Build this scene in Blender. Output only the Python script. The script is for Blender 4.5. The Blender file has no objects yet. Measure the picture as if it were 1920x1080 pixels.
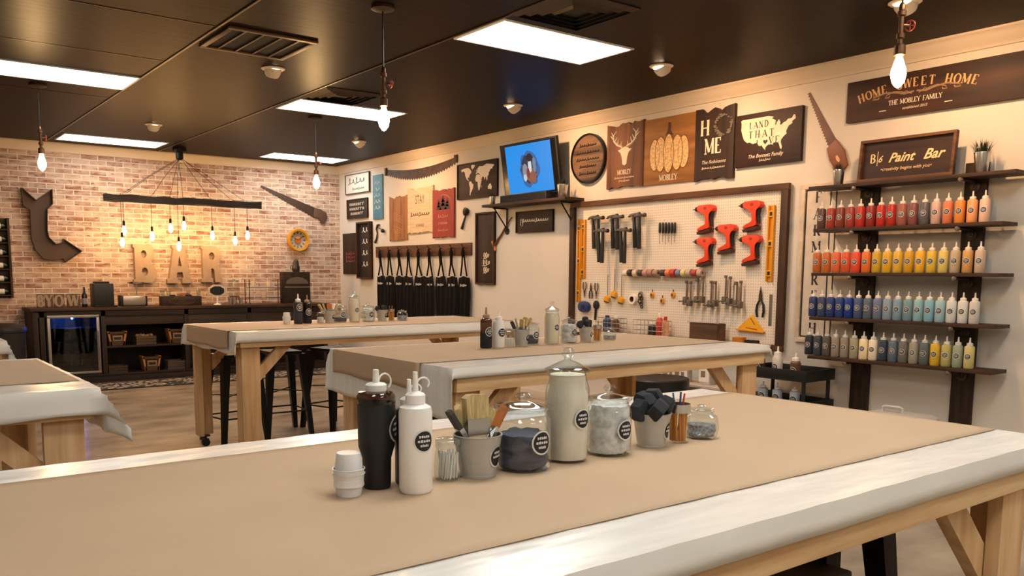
import bpy, bmesh, math, random
from mathutils import Matrix, Vector, Euler
random.seed(7)
PI = math.pi
S = bpy.context.scene
# ------------------------------------------------------------------ camera
H = 1.47                                   # eye height; x runs along the brick wall, y into the room
YAW, PIT, ROL = 0.644133, -0.117378, 0.00507334
FPX, PPX, PPY = 1597.14, 925.75, 700.72
def _axes():
    f = Vector((math.sin(YAW)*math.cos(PIT), math.cos(YAW)*math.cos(PIT), math.sin(PIT)))
    r = Vector((math.cos(YAW), -math.sin(YAW), 0)); u = r.cross(f)
    c, s = math.cos(ROL), math.sin(ROL)
    return c*r+s*u, -s*r+c*u, f
AR, AU, AF = _axes()
cd = bpy.data.cameras.new('camera'); cam = bpy.data.objects.new('camera', cd); S.collection.objects.link(cam)
m = Matrix((AR, AU, -AF)).transposed().to_4x4(); m.translation = (0, 0, H); cam.matrix_world = m
cd.sensor_width = 36; cd.lens = FPX/1920*36; cd.shift_x = (960-PPX)/1920; cd.shift_y = (PPY-540)/1920
cd.clip_start = .05; cd.clip_end = 60
S.camera = cam
# ------------------------------------------------------------------ view, world, exposure
S.view_settings.view_transform = 'Standard'; S.view_settings.look = 'None'
S.view_settings.exposure = 1.25; S.view_settings.gamma = 1.0
S.view_settings.use_curve_mapping = False
W_ = bpy.data.worlds.new('world'); S.world = W_; W_.use_nodes = True
W_.node_tree.nodes['Background'].inputs[0].default_value = (0.30, 0.26, 0.22, 1)
W_.node_tree.nodes['Background'].inputs[1].default_value = 0.2
S.cycles.max_bounces = 8; S.cycles.diffuse_bounces = 4; S.cycles.glossy_bounces = 4
S.cycles.transparent_max_bounces = 16; S.cycles.sample_clamp_indirect = 4.0
S.cycles.caustics_reflective = False; S.cycles.caustics_refractive = False
PANEL = 7.2          # radiance of the fluorescent diffusers
BULB = 150.0          # filament bulbs over the room
CBULB = 48.0         # filament bulbs of the chandelier
SPOT = 38.0           # eyeball downlights (watts)
# room
XW, YW, CH = 6.41, 12.72, 3.15
X0, Y0 = -3.4, -3.6
TOP = 1.035          # table height
# ------------------------------------------------------------------ pixel -> point on a real surface
def _ray(px, py): return AF + AR*((px-PPX)/FPX) - AU*((py-PPY)/FPX)
def onz(px, py, z): v = _ray(px, py); k = (z-H)/v.z; return Vector((v.x*k, v.y*k, z))
def onx(px, py, x=XW): v = _ray(px, py); k = x/v.x; return Vector((x, v.y*k, H+v.z*k))
def ony(px, py, y=YW): v = _ray(px, py); k = y/v.y; return Vector((v.x*k, y, H+v.z*k))
# ------------------------------------------------------------------ materials
def lin(h):
    if isinstance(h, str):
        c = [int(h[i:i+2], 16)/255 for i in (0, 2, 4)]
        c = [x/12.92 if x <= .04045 else ((x+.055)/1.055)**2.4 for x in c]
        return (c[0], c[1], c[2], 1)
    return tuple(h)+(1,) if len(h) == 3 else tuple(h)
_M = {}
def mat(name, col, rough=.6, metal=0, var=0, vs=(6, 6, 6), bump=0, bs=40, col2=None, spec=.5, coat=0, trans=0, detail=4, lo=.35, hi=.65, bstretch=None):
    if name in _M: return _M[name]
    m = bpy.data.materials.new(name); m.use_nodes = True; _M[name] = m
    nt = m.node_tree; N = nt.nodes; L = nt.links; b = N['Principled BSDF']
    c = lin(col); b.inputs['Base Color'].default_value = c
    b.inputs['Roughness'].default_value = rough; b.inputs['Metallic'].default_value = metal
    b.inputs['Specular IOR Level'].default_value = spec
    if coat: b.inputs['Coat Weight'].default_value = coat; b.inputs['Coat Roughness'].default_value = .2
    if trans: b.inputs['Transmission Weight'].default_value = trans
    if var or col2 or bump: tc = N.new('ShaderNodeTexCoord')
    if var or col2:
        mp = N.new('ShaderNodeMapping'); mp.inputs['Scale'].default_value = vs
        nz = N.new('ShaderNodeTexNoise'); nz.inputs['Scale'].default_value = 1; nz.inputs['Detail'].default_value = detail
        rp = N.new('ShaderNodeValToRGB')
        L.new(tc.outputs['Object'], mp.inputs['Vector']); L.new(mp.outputs['Vector'], nz.inputs['Vector']); L.new(nz.outputs[0], rp.inputs[0])
        a = c if col2 else tuple(x*(1-var) for x in c[:3])+(1,)
        d = lin(col2) if col2 else tuple(min(1, x*(1+var)) for x in c[:3])+(1,)
        rp.color_ramp.elements[0].color = a; rp.color_ramp.elements[1].color = d
        rp.color_ramp.elements[0].position = lo; rp.color_ramp.elements[1].position = hi
        L.new(rp.outputs[0], b.inputs['Base Color'])
    if bump:
        n2 = N.new('ShaderNodeTexNoise'); n2.inputs['Scale'].default_value = bs if not bstretch else 1
        src = tc.outputs['Object']
        if bstretch:
            mp2 = N.new('ShaderNodeMapping'); mp2.inputs['Scale'].default_value = bstretch; L.new(src, mp2.inputs['Vector']); src = mp2.outputs['Vector']
        L.new(src, n2.inputs['Vector'])
        bp = N.new('ShaderNodeBump'); bp.inputs['Strength'].default_value = bump; bp.inputs['Distance'].default_value = .01
        L.new(n2.outputs[0], bp.inputs['Height']); L.new(bp.outputs[0], b.inputs['Normal'])
    return m
def emit(name, col, s):
    if name in _M: return _M[name]
    m = bpy.data.materials.new(name); m.use_nodes = True; _M[name] = m
    b = m.node_tree.nodes['Principled BSDF']; b.inputs['Base Color'].default_value = (.02, .02, .02, 1)
    b.inputs['Specular IOR Level'].default_value = .1; b.inputs['Emission Color'].default_value = lin(col); b.inputs['Emission Strength'].default_value = s
    return m
def glass(name='clear_glass', tint='f4f8f8', k=1.0, rough=.03):
    if name in _M: return _M[name]
    m = bpy.data.materials.new(name); m.use_nodes = True; _M[name] = m
    nt = m.node_tree; N = nt.nodes; L = nt.links; N.remove(N['Principled BSDF'])
    t = N.new('ShaderNodeBsdfTransparent'); t.inputs[0].default_value = lin(tint)
    g = N.new('ShaderNodeBsdfGlossy'); g.inputs['Roughness'].default_value = rough
    lw = N.new('ShaderNodeLayerWeight'); lw.inputs[0].default_value = .5
    pw = N.new('ShaderNodeMath'); pw.operation = 'POWER'; pw.inputs[1].default_value = 3.5; L.new(lw.outputs['Facing'], pw.inputs[0])
    ml = N.new('ShaderNodeMath'); ml.operation = 'MULTIPLY_ADD'; ml.inputs[1].default_value = .8*k; ml.inputs[2].default_value = .07; ml.use_clamp = True
    mx = N.new('ShaderNodeMixShader')
    L.new(pw.outputs[0], ml.inputs[0]); L.new(ml.outputs[0], mx.inputs[0]); L.new(t.outputs[0], mx.inputs[1]); L.new(g.outputs[0], mx.inputs[2])
    L.new(mx.outputs[0], N['Material Output'].inputs[0])
    return m
def wood(name, c1, c2, axis='x', rough=.6, bump=.15, k=1.0, lo=.3, hi=.7, spec=.4):
    s = {'x': (2.2*k, 26*k, 26*k), 'y': (26*k, 2.2*k, 26*k), 'z': (26*k, 26*k, 2.2*k)}[axis]
    return mat(name, c1, rough, col2=c2, vs=s, bump=bump, bstretch=tuple(x*2.5 for x in s), detail=6, lo=lo, hi=hi, spec=spec)
PINE = wood('pine_along', 'e2c090', 'c69a68', 'x'); PINEY = wood('pine_depth', 'dcb888', 'c09462', 'y'); PINEZ = wood('pine_upright', 'dfbb8c', 'c39766', 'z')
DARK = wood('dark_stained_wood', '38261b', '1d130d', 'x'); DARKZ = wood('dark_stained_upright', '382619', '1c120c', 'z'); DARKY = wood('dark_stained_up', '4a2f1c', '21140b', 'y')
SIGND = wood('sign_brown', '3a241a', '24150f', 'x', k=.8); SIGNDY = wood('sign_brown_upright', '3a261c', '221610', 'y', k=.8)
FRAMEX = wood('frame_brown', '6b4527', '3a2414', 'x'); FRAMEY = wood('frame_brown_upright', '4a2f1d', '26180e', 'y')
CREAM = mat('cream_paint', 'e8d8bd', .6, var=.12, vs=(20, 20, 20)); WHITEP = mat('white_sign_paint', 'eae6dc', .6)
BLACK = mat('black_metal', '161514', .4, metal=.6); BLACKP = mat('black_plastic', '141414', .45); CHAR = mat('charcoal_fabric', '1b1c20', .9, var=.3, vs=(30, 30, 30))
CHROME = mat('chrome', 'c8c6c2', .25, metal=1); STEEL = mat('brushed_steel', 'a09a92', .38, metal=1); GREYM = mat('grey_painted_metal', '8e8c86', .45, metal=.3)
DULL = mat('dull_iron', '4a3c32', .5, metal=.8)
WHT = mat('white_plastic', 'eeeae2', .35); WHTT = mat('milky_plastic', 'e6e2d8', .4); YEL = mat('yellow_plastic', 'e2a51c', .4); YELD = mat('yellow_paint', 'd8941c', .45)
RED = mat('red_drill_plastic', 'd6401f', .4); REDD = mat('red_drill_dark', 'a32a16', .45)
STICK = mat('black_sticker', '101113', .5); STICKW = mat('sticker_white', 'dcdad6', .5)
GLASS = glass(); SMOKE = glass('smoked_glass', '3a4048', 1.0)
PLASTIC = mat('white_table_plastic', 'e8e4da', .24, bump=.6, bs=5, spec=.6, var=.04, vs=(3, 30, 3), bstretch=(4, 13, 10))
PAPER = mat('kraft_paper', 'bea384', .7, var=.03, vs=(3, 3, 3), bump=.05, bs=60, spec=.3)
# ------------------------------------------------------------------ mesh builder
I4 = Matrix.Identity(4)
class MB:
    def __init__(s): s.v = []; s.f = []; s.mi = []; s.c = 0
    def add(s, vs, fs, M=None, m=None):
        o = len(s.v); s.v += [tuple(M @ Vector(p)) if M else tuple(p) for p in vs]
        s.f += [tuple(i+o for i in f) for f in fs]; s.mi += [s.c if m is None else m]*len(fs); return s
    def box(s, x0, x1, y0, y1, z0, z1, b=0, M=None):
        vs = [(x, y, z) for z in (z0, z1) for y in (y0, y1) for x in (x0, x1)]
        fs = [(0, 2, 3, 1), (4, 5, 7, 6), (0, 1, 5, 4), (2, 6, 7, 3), (0, 4, 6, 2), (1, 3, 7, 5)]
        if b:
            bm = bmesh.new(); bv = [bm.verts.new(p) for p in vs]
            for f in fs: bm.faces.new([bv[i] for i in f])
            bmesh.ops.bevel(bm, geom=bm.edges[:], offset=b, segments=2, profile=.6, affect='EDGES')
            bm.verts.index_update(); vs = [v.co[:] for v in bm.verts]; fs = [[v.index for v in f.verts] for f in bm.faces]; bm.free()
        return s.add(vs, fs, M)
    def prism(s, poly, z0, z1, M=None, b=0):
        a = sum(poly[i][0]*poly[(i+1) % len(poly)][1]-poly[(i+1) % len(poly)][0]*poly[i][1] for i in range(len(poly)))
        if a < 0: poly = poly[::-1]
        n = len(poly)
        vs = [(p[0], p[1], z0) for p in poly]+[(p[0], p[1], z1) for p in poly]
        fs = [tuple(range(n-1, -1, -1)), tuple(range(n, 2*n))]+[(i, (i+1) % n, (i+1) % n+n, i+n) for i in range(n)]
        if b:
            bm = bmesh.new(); bv = [bm.verts.new(p) for p in vs]
            for f in fs: bm.faces.new([bv[i] for i in f])
            eds = [e for e in bm.edges if abs(e.verts[0].co.z-e.verts[1].co.z) < 1e-6]
            bmesh.ops.bevel(bm, geom=eds, offset=b, segments=2, profile=.6, affect='EDGES')
            bm.verts.index_update(); vs = [v.co[:] for v in bm.verts]; fs = [[v.index for v in f.verts] for f in bm.faces]; bm.free()
        return s.add(vs, fs, M)
    def lathe(s, prof, cx=0, cy=0, seg=20, M=None, cap=True):
        vs = []; fs = []; n = len(prof)
        for r, z in prof:
            for k in range(seg):
                a = 2*PI*k/seg; vs.append((cx+max(r, 1e-5)*math.cos(a), cy+max(r, 1e-5)*math.sin(a), z))
        for i in range(n-1):
            for k in range(seg):
                k2 = (k+1) % seg; fs.append((i*seg+k, i*seg+k2, (i+1)*seg+k2, (i+1)*seg+k))
        if cap:
            if prof[0][0] > 1e-4: fs.append(tuple(range(seg-1, -1, -1)))
            if prof[-1][0] > 1e-4: fs.append(tuple((n-1)*seg+k for k in range(seg)))
        return s.add(vs, fs, M)
    def tube(s, pts, r, seg=8, M=None, closed=False):
        pts = [Vector(p) for p in pts]; n = len(pts); vs = []; fs = []
        rr = r if isinstance(r, (list, tuple)) else [r]*n
        up = None
        for i, p in enumerate(pts):
            if closed: d = pts[(i+1) % n]-pts[i-1]
            else: d = pts[min(i+1, n-1)]-pts[max(i-1, 0)]
            d = d.normalized() if d.length > 0 else Vector((0, 0, 1))
            if up is None: up = Vector((0, 0, 1)) if abs(d.z) < .9 else Vector((1, 0, 0))
            a = d.cross(up)
            if a.length < 1e-4: a = d.cross(Vector((0, 1, 0)))
            a.normalize(); b = d.cross(a).normalized(); up = -b if not i else a.cross(d)
            for k in range(seg):
                t = 2*PI*k/seg; vs.append(p+(a*math.cos(t)+b*math.sin(t))*rr[i])
        rng = n if closed else n-1
        for i in range(rng):
            j = (i+1) % n
            for k in range(seg):
                k2 = (k+1) % seg; fs.append((i*seg+k, i*seg+k2, j*seg+k2, j*seg+k))
        if not closed: fs += [tuple(range(seg-1, -1, -1)), tuple((n-1)*seg+k for k in range(seg))]
        return s.add(vs, fs, M)
    def ball(s, c, r, seg=12, M=None):
        rz = r if not isinstance(r, tuple) else 1
        T = Matrix.Translation(c) @ (Matrix.Diagonal((*r, 1)) if isinstance(r, tuple) else I4)
        if M: T = M @ T
        n = seg//2; return s.lathe([(rz*math.sin(PI*i/n), -rz*math.cos(PI*i/n)) for i in range(n+1)], seg=seg, M=T, cap=False)
    def build(s, name, mats, parent=None, loc=None, rot=None, ang=35):
        me = bpy.data.meshes.new(name); me.from_pydata([tuple(p) for p in s.v], [], s.f)
        if not isinstance(mats, (list, tuple)): mats = [mats]
        for m in mats: me.materials.append(m)
        if len(mats) > 1:
            for p, i in zip(me.polygons, s.mi): p.material_index = i
        me.polygons.foreach_set('use_smooth', [True]*len(me.polygons))
        me.update(); me.set_sharp_from_angle(angle=math.radians(ang))
        o = bpy.data.objects.new(name, me); S.collection.objects.link(o)
        if parent: o.parent = parent
        if loc is not None: o.location = loc
        if rot is not None: o.rotation_euler = rot
        return o
def tag(o, label, cat, group=None):
    o['label'] = label; o['category'] = cat
    if group: o['group'] = group
    return o
def thing(name, label, cat, loc=(0, 0, 0), rot=(0, 0, 0), group=None):
    o = bpy.data.objects.new(name, None); S.collection.objects.link(o); o.empty_display_size = .05
    o.location = loc; o.rotation_euler = rot; return tag(o, label, cat, group)
def struct(o): o['kind'] = 'structure'; return o
def dup(root, loc, label, rot=None, group=None, name=None):
    def cp(o, par):
        c = o.copy(); S.collection.objects.link(c); c.parent = par
        for ch in list(kids.get(o.name, [])): cp(ch, c)
        return c
    kids = {}
    def walk(o):
        kids[o.name] = list(o.children)
        for c in o.children: walk(c)
    walk(root)
    r = cp(root, None); r.location = loc; r['label'] = label
    if rot is not None: r.rotation_euler = rot
    if group: r['group'] = group
    return r
RWE = Matrix(((0, 0, -1), (-1, 0, 0), (0, 1, 0))).to_euler()      # local x right, y up, z out of the right-hand wall
BWE = Matrix(((1, 0, 0), (0, 0, -1), (0, 1, 0))).to_euler()       # the same for the brick wall
ORD = ['', 'first', 'second', 'third', 'fourth', 'fifth', 'sixth', 'seventh', 'eighth', 'ninth', 'tenth', 'eleventh', 'twelfth', 'thirteenth', 'fourteenth', 'fifteenth', 'sixteenth', 'seventeenth']
# ------------------------------------------------------------------ lettering
_tc = {}
def text(mb, s, x, y, size, z=0, align='CENTER', shear=0, off=0, M=None, ex=.0006, sx=1.0, m=None):
    k = (s, shear, off, align)
    if k not in _tc:
        cu = bpy.data.curves.new('lettering', 'FONT'); cu.body = s; cu.size = 1; cu.align_x = align; cu.shear = shear; cu.offset = off; cu.resolution_u = 2
        ob = bpy.data.objects.new('lettering', cu); S.collection.objects.link(ob)
        dg = bpy.context.evaluated_depsgraph_get(); me = bpy.data.meshes.new_from_object(ob.evaluated_get(dg))
        _tc[k] = ([v.co[:] for v in me.vertices], [tuple(p.vertices) for p in me.polygons])
        bpy.data.objects.remove(ob); bpy.data.curves.remove(cu); bpy.data.meshes.remove(me)
    vs, fs = _tc[k]
    mb.add([(x+v[0]*size*sx, y+v[1]*size, z+ex) for v in vs], fs, M, m)
GL = {  # serif capitals: s = stroke (x0,y0,x1,y1,thick), f = serif (cx,y), a = arc (cx,cy,rx,ry,deg0,deg1)
 'A': (.8, [('s', .05, 0, .4, 1, 0), ('s', .4, 1, .75, 0, 1), ('s', .18, .33, .62, .33, 0), ('f', .05, 0), ('f', .75, 0)]),
 'B': (.66, [('s', .14, 0, .14, 1, 1), ('a', .3, .75, .24, .25, -90, 90), ('a', .32, .25, .28, .25, -90, 90), ('s', .1, 1, .3, 1, 0), ('s', .1, .5, .32, .5, 0), ('s', .1, 0, .32, 0, 0)]),
 'D': (.76, [('s', .14, 0, .14, 1, 1), ('a', .3, .5, .38, .5, -90, 90), ('s', .05, 1, .3, 1, 0), ('s', .05, 0, .3, 0, 0)]),
 'E': (.62, [('s', .14, 0, .14, 1, 1), ('s', .04, 1, .56, 1, 0), ('s', .1, .5, .42, .5, 0), ('s', .04, 0, .58, 0, 0), ('s', .56, 1.02, .56, .8, 0), ('s', .58, -.02, .58, .2, 0)]),
 'F': (.6, [('s', .14, 0, .14, 1, 1), ('s', .04, 1, .56, 1, 0), ('s', .1, .5, .42, .5, 0), ('f', .14, 0), ('s', .56, 1.02, .56, .8, 0)]),
 'H': (.8, [('s', .14, 0, .14, 1, 1), ('s', .66, 0, .66, 1, 1), ('s', .14, .5, .66, .5, 0), ('f', .14, 0), ('f', .14, 1), ('f', .66, 0), ('f', .66, 1)]),
 'I': (.34, [('s', .17, 0, .17, 1, 1), ('f', .17, 0), ('f', .17, 1)]),
 'L': (.6, [('s', .14, 0, .14, 1, 1), ('f', .14, 1), ('s', .04, 0, .56, 0, 0), ('s', .56, -.02, .56, .25, 0)]),
 'M': (.98, [('s', .12, 0, .12, 1, 0), ('s', .12, 1, .48, .1, 1), ('s', .48, .1, .84, 1, 0), ('s', .84, 1, .84, 0, 1), ('f', .12, 0), ('f', .84, 0), ('f', .1, 1), ('f', .86, 1)]),
 'N': (.82, [('s', .14, 0, .14, 1, 0), ('s', .14, 1, .68, 0, 1), ('s', .68, 1, .68, 0, 0), ('f', .14, 0), ('f', .68, 1), ('f', .1, 1)]),
 'O': (.82, [('a', .4, .5, .34, .5, 0, 360)]),
 'P': (.64, [('s', .14, 0, .14, 1, 1), ('a', .3, .74, .24, .26, -90, 90), ('s', .05, 1, .3, 1, 0), ('s', .1, .48, .3, .48, 0), ('f', .14, 0)]),
 'R': (.74, [('s', .14, 0, .14, 1, 1), ('a', .3, .75, .24, .25, -90, 90), ('s', .05, 1, .3, 1, 0), ('s', .1, .5, .3, .5, 0), ('f', .14, 0), ('s', .34, .5, .64, 0, 1), ('f', .66, 0)]),
 'S': (.6, [('a', .3, .75, .2, .25, 20, 270), ('a', .3, .25, .22, .25, -160, 90)]),
 'T': (.7, [('s', .35, 0, .35, 1, 1), ('s', .04, 1, .66, 1, 0), ('f', .35, 0), ('s', .05, 1.02, .05, .8, 0), ('s', .65, 1.02, .65, .8, 0)]),
 'V': (.78, [('s', .06, 1, .4, 0, 1), ('s', .4, 0, .72, 1, 0), ('f', .08, 1), ('f', .72, 1)]),
 'W': (1.08, [('s', .06, 1, .32, 0, 1), ('s', .32, 0, .54, 1, 0), ('s', .54, 1, .78, 0, 1), ('s', .78, 0, 1.0, 1, 0), ('f', .06, 1), ('f', 1.0, 1)]),
 'Y': (.76, [('s', .06, 1, .37, .5, 1), ('s', .37, .5, .68, 1, 0), ('s', .37, .5, .37, 0, 1), ('f', .06, 1), ('f', .68, 1), ('f', .37, 0)]),
 ' ': (.4, [])}
def seg2(mb, x0, y0, x1, y1, t, z, M=None):
    d = Vector((x1-x0, y1-y0)); d.normalize(); n = Vector((-d.y, d.x))*t/2
    mb.add([(x0+n.x, y0+n.y, z), (x0-n.x, y0-n.y, z), (x1-n.x, y1-n.y, z), (x1+n.x, y1+n.y, z)], [(0, 1, 2, 3)], M)
def serif(mb, s, x, y, h, z=.001, th=.17, tn=.07, sp=.06, sx=1, align='c', M=None):
    w = sum(GL[c][0]+sp for c in s)*h*sx
    px = x-w/2 if align == 'c' else x
    for c in s:
        gw, st = GL[c]; k = 0
        for e in st:
            zz = z+k*.00008; k += 1
            if e[0] == 's': seg2(mb, px+e[1]*h*sx, y+e[2]*h, px+e[3]*h*sx, y+e[4]*h, (th if e[5] else tn)*h, zz, M)
            elif e[0] == 'f': seg2(mb, px+(e[1]-.12)*h*sx, y+e[2]*h, px+(e[1]+.12)*h*sx, y+e[2]*h, tn*h, zz, M)
            else:
                n = 14
                for i in range(n):
                    a, b = [math.radians(e[5]+(e[6]-e[5])*j/n) for j in (i, i+1)]
                    q = []
                    for ang, o in ((a, .5), (a, -.5), (b, -.5), (b, .5)):
                        t = (tn+(th-tn)*abs(math.cos(ang)))*h*o
                        q.append((px+e[1]*h*sx+(e[3]*h*sx+t)*math.cos(ang), y+e[2]*h+(e[4]*h+t)*math.sin(ang), zz))
                    mb.add(q, [(0, 1, 2, 3)], M)
        px += (gw+sp)*h*sx
def cursive(mb, x, y, w, h, z=.001, n=None, r=None, rnd=None, M=None):
    rnd = rnd or random.Random(int(x*1000)+int(w*991)); n = n or max(3, int(w/h*1.6)); r = r or h*.055
    pts = []
    for i in range(n*8):
        t = i/(n*8-1); a = 2*PI*i/8; tall = 1 if rnd.random() < .02 or (i//8) in (0, n//2) else .5
        pts.append((x-w/2+w*t+h*.22*math.sin(a), y+h*.25+h*.5*tall*(-math.cos(a))*.7, z))
    mb.tube(pts, r, 4, M)
def arcpts(cx, cy, rx, ry, a0, a1, n=12): return [(cx+rx*math.cos(math.radians(a0+(a1-a0)*i/n)), cy+ry*math.sin(math.radians(a0+(a1-a0)*i/n))) for i in range(n+1)]
def sticker(par, r, zc, rad, ang=-PI/2, name='label', r2=None, lines=3):
    """round black sticker with a white rim wrapped on a cylinder; local z up. r2: radius at the sticker's top (tapered pots)"""
    mb = MB(); R0 = r+.0009
    def pt(u, v, e):
        rr = R0+e+((r2-r)*(v/(2*rad)) if r2 else 0); a = ang+u/R0; return (rr*math.cos(a), rr*math.sin(a), zc+v)
    def disc(q, e, mi, n=20):
        rs = [0, .5, 1]; vs = [pt(0, 0, e)]; fs = []
        for j in (1, 2): vs += [pt(q*rs[j]*math.cos(2*PI*k/n), q*rs[j]*math.sin(2*PI*k/n), e) for k in range(n)]
        for k in range(n):
            k2 = (k+1) % n; fs.append((0, 1+k, 1+k2)); fs.append((1+k, 1+n+k, 1+n+k2, 1+k2))
        mb.add(vs, fs, m=mi)
    disc(rad, 0, 1); disc(rad*.86, .0005, 0)
    for i in range(lines):
        v = rad*(.38-.38*i) if lines > 1 else 0; hw = rad*(.5, .62, .4)[i % 3]; t = rad*.09
        k = 5
        for j in range(k):
            u0 = -hw+2*hw*j/k; u1 = u0+2*hw/k*.75
            mb.add([pt(u0, v-t, .001), pt(u1, v-t, .001), pt(u1, v+t*(1+.6*(j % 2)), .001), pt(u0, v+t, .001)], [(0, 1, 2, 3)], m=1)
    return mb.build(name, [STICK, STICKW], par)
# ------------------------------------------------------------------ SETTING
mb = MB(); mb.box(X0, XW, Y0, YW, -.06, 0)
fl = mat('polished_concrete', '8a7965', .2, col2='c2ae94', vs=(1.6, 3.2, 1), bump=.03, bs=8, detail=8, lo=.3, hi=.72, spec=.5); struct(mb.build('floor', fl))
# ceiling: dark stained tiles
def ceil_mat():
    m = mat('dark_ceiling', '1a0c05', .4, col2='0e0603', vs=(1.2, 14, 1), bump=.12, bstretch=(2, 26, 2), detail=5, spec=.05)
    return m
mb = MB(); mb.box(X0, XW+.1, Y0, YW+.1, CH, CH+.06); struct(mb.build('ceiling', ceil_mat()))
BEAD = mat('ceiling_bead', '35251a', .35, metal=.3)
n = 1
for x in (2.14, 3.56):
    mb = MB(); mb.box(x-.009, x+.009, Y0, YW-.1, CH-.008, CH, b=.003); struct(mb.build('trim_%d' % n, BEAD)); n += 1
for y in (3.6, 4.82, 6.04, 7.26, 9.1):
    mb = MB(); mb.box(X0, 2.128, y-.004, y+.004, CH-.003, CH); struct(mb.build('trim_%d' % n, BEAD)); n += 1
def wallmat():
    return mat('cream_wall', 'd5cec3', .75, var=.03, vs=(1.5, 1.5, 1.5), bump=.06, bs=90, spec=.3)
WM = wallmat()
for nm, b_ in (('wall_right', (XW, XW+.1, Y0, YW, 0, CH)), ('wall_left', (X0-.1, X0, Y0, YW, 0, CH)), ('wall_front', (X0-.1, XW+.1, Y0-.1, Y0, 0, CH))):
    mb = MB(); mb.box(*b_); struct(mb.build(nm, WM))
def brickmat():
    m = bpy.data.materials.new('whitewashed_brick'); m.use_nodes = True; nt = m.node_tree; N = nt.nodes; L = nt.links; b = N['Principled BSDF']
    tc = N.new('ShaderNodeTexCoord'); sp = N.new('ShaderNodeSeparateXYZ'); cb = N.new('ShaderNodeCombineXYZ')
    L.new(tc.outputs['Object'], sp.inputs[0]); L.new(sp.outputs[0], cb.inputs[0]); L.new(sp.outputs[2], cb.inputs[1])
    br = N.new('ShaderNodeTexBrick'); br.inputs['Scale'].default_value = 1; br.inputs['Brick Width'].default_value = .215; br.inputs['Row Height'].default_value = .069
    br.inputs['Mortar Size'].default_value = .0065; br.inputs['Mortar Smooth'].default_value = .3; br.inputs['Bias'].default_value = -.1
    br.inputs['Color1'].default_value = lin('8f543c'); br.inputs['Color2'].default_value = lin('c9a68c'); br.inputs['Mortar'].default_value = lin('e0d4c4')
    L.new(cb.outputs[0], br.inputs['Vector'])
    nz = N.new('ShaderNodeTexNoise'); nz.inputs['Scale'].default_value = 5; nz.inputs['Detail'].default_value = 6; nz.inputs['Roughness'].default_value = .7
    mp = N.new('ShaderNodeMapping'); mp.inputs['Scale'].default_value = (1, 3, 1); L.new(cb.outputs[0], mp.inputs[0]); L.new(mp.outputs[0], nz.inputs['Vector'])
    rp = N.new('ShaderNodeValToRGB'); rp.color_ramp.elements[0].position = .38; rp.color_ramp.elements[1].position = .62
    L.new(nz.outputs[0], rp.inputs[0])
    mx = N.new('ShaderNodeMix'); mx.data_type = 'RGBA'; L.new(br.outputs[0], mx.inputs[6]); mx.inputs[7].default_value = lin('ddd0be')
    ml = N.new('ShaderNodeMath'); ml.operation = 'MULTIPLY'; ml.inputs[1].default_value = .6; L.new(rp.outputs[0], ml.inputs[0]); L.new(ml.outputs[0], mx.inputs[0])
    n3 = N.new('ShaderNodeTexNoise'); n3.inputs['Scale'].default_value = 9; n3.inputs['Detail'].default_value = 3; L.new(mp.outputs[0], n3.inputs['Vector'])
    r3 = N.new('ShaderNodeValToRGB'); r3.color_ramp.elements[0].position = .60; r3.color_ramp.elements[1].position = .68; L.new(n3.outputs[0], r3.inputs[0])
    inv = N.new('ShaderNodeMath'); inv.operation = 'SUBTRACT'; inv.inputs[0].default_value = 1; L.new(br.outputs[1], inv.inputs[1])
    m2 = N.new('ShaderNodeMath'); m2.operation = 'MULTIPLY'; L.new(r3.outputs[0], m2.inputs[0]); L.new(inv.outputs[0], m2.inputs[1])
    m3 = N.new('ShaderNodeMath'); m3.operation = 'MULTIPLY'; m3.inputs[1].default_value = .75; L.new(m2.outputs[0], m3.inputs[0])
    mx2 = N.new('ShaderNodeMix'); mx2.data_type = 'RGBA'; L.new(m3.outputs[0], mx2.inputs[0]); L.new(mx.outputs[2], mx2.inputs[6]); mx2.inputs[7].default_value = lin('6a4030')
    L.new(mx2.outputs[2], b.inputs['Base Color']); b.inputs['Roughness'].default_value = .85
    bp = N.new('ShaderNodeBump'); bp.inputs['Strength'].default_value = .6; bp.inputs['Distance'].default_value = .008; bp.invert = True
    L.new(br.outputs[1], bp.inputs['Height']); L.new(bp.outputs[0], b.inputs['Normal'])
    return m
mb = MB(); mb.box(X0-.1, XW+.1, YW, YW+.1, 0, CH); struct(mb.build('wall_back', brickmat()))
CROWN = mat('crown_paint', 'dccfbc', .5)
def crown(name, a, b, axis):
    prof = [(0, 0), (.02, 0), (.03, .02), (.045, .03), (.075, .075), (.085, .09), (.1, .1), (.1, .115), (0, .115)]
    mb = MB()
    if axis == 'y': M = Matrix(((-1, 0, 0, XW), (0, 0, 1, 0), (0, 1, 0, CH-.115), (0, 0, 0, 1)))
    else: M = Matrix(((0, 0, 1, 0), (-1, 0, 0, YW), (0, 1, 0, CH-.115), (0, 0, 0, 1)))
    mb.prism(prof, a, b, M=M); struct(mb.build(name, CROWN))
crown('trim_60', Y0, YW, 'y'); crown('trim_61', X0, XW, 'x')
BB = mat('baseboard_paint', 'cfc4b2', .5)
mb = MB(); mb.box(XW-.015, XW, Y0, YW, 0, .1, b=.004); struct(mb.build('baseboard_right', BB))
mb = MB(); mb.box(X0, XW-.02, YW-.015, YW, 0, .1, b=.004); struct(mb.build('baseboard_back', DARK))
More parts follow.
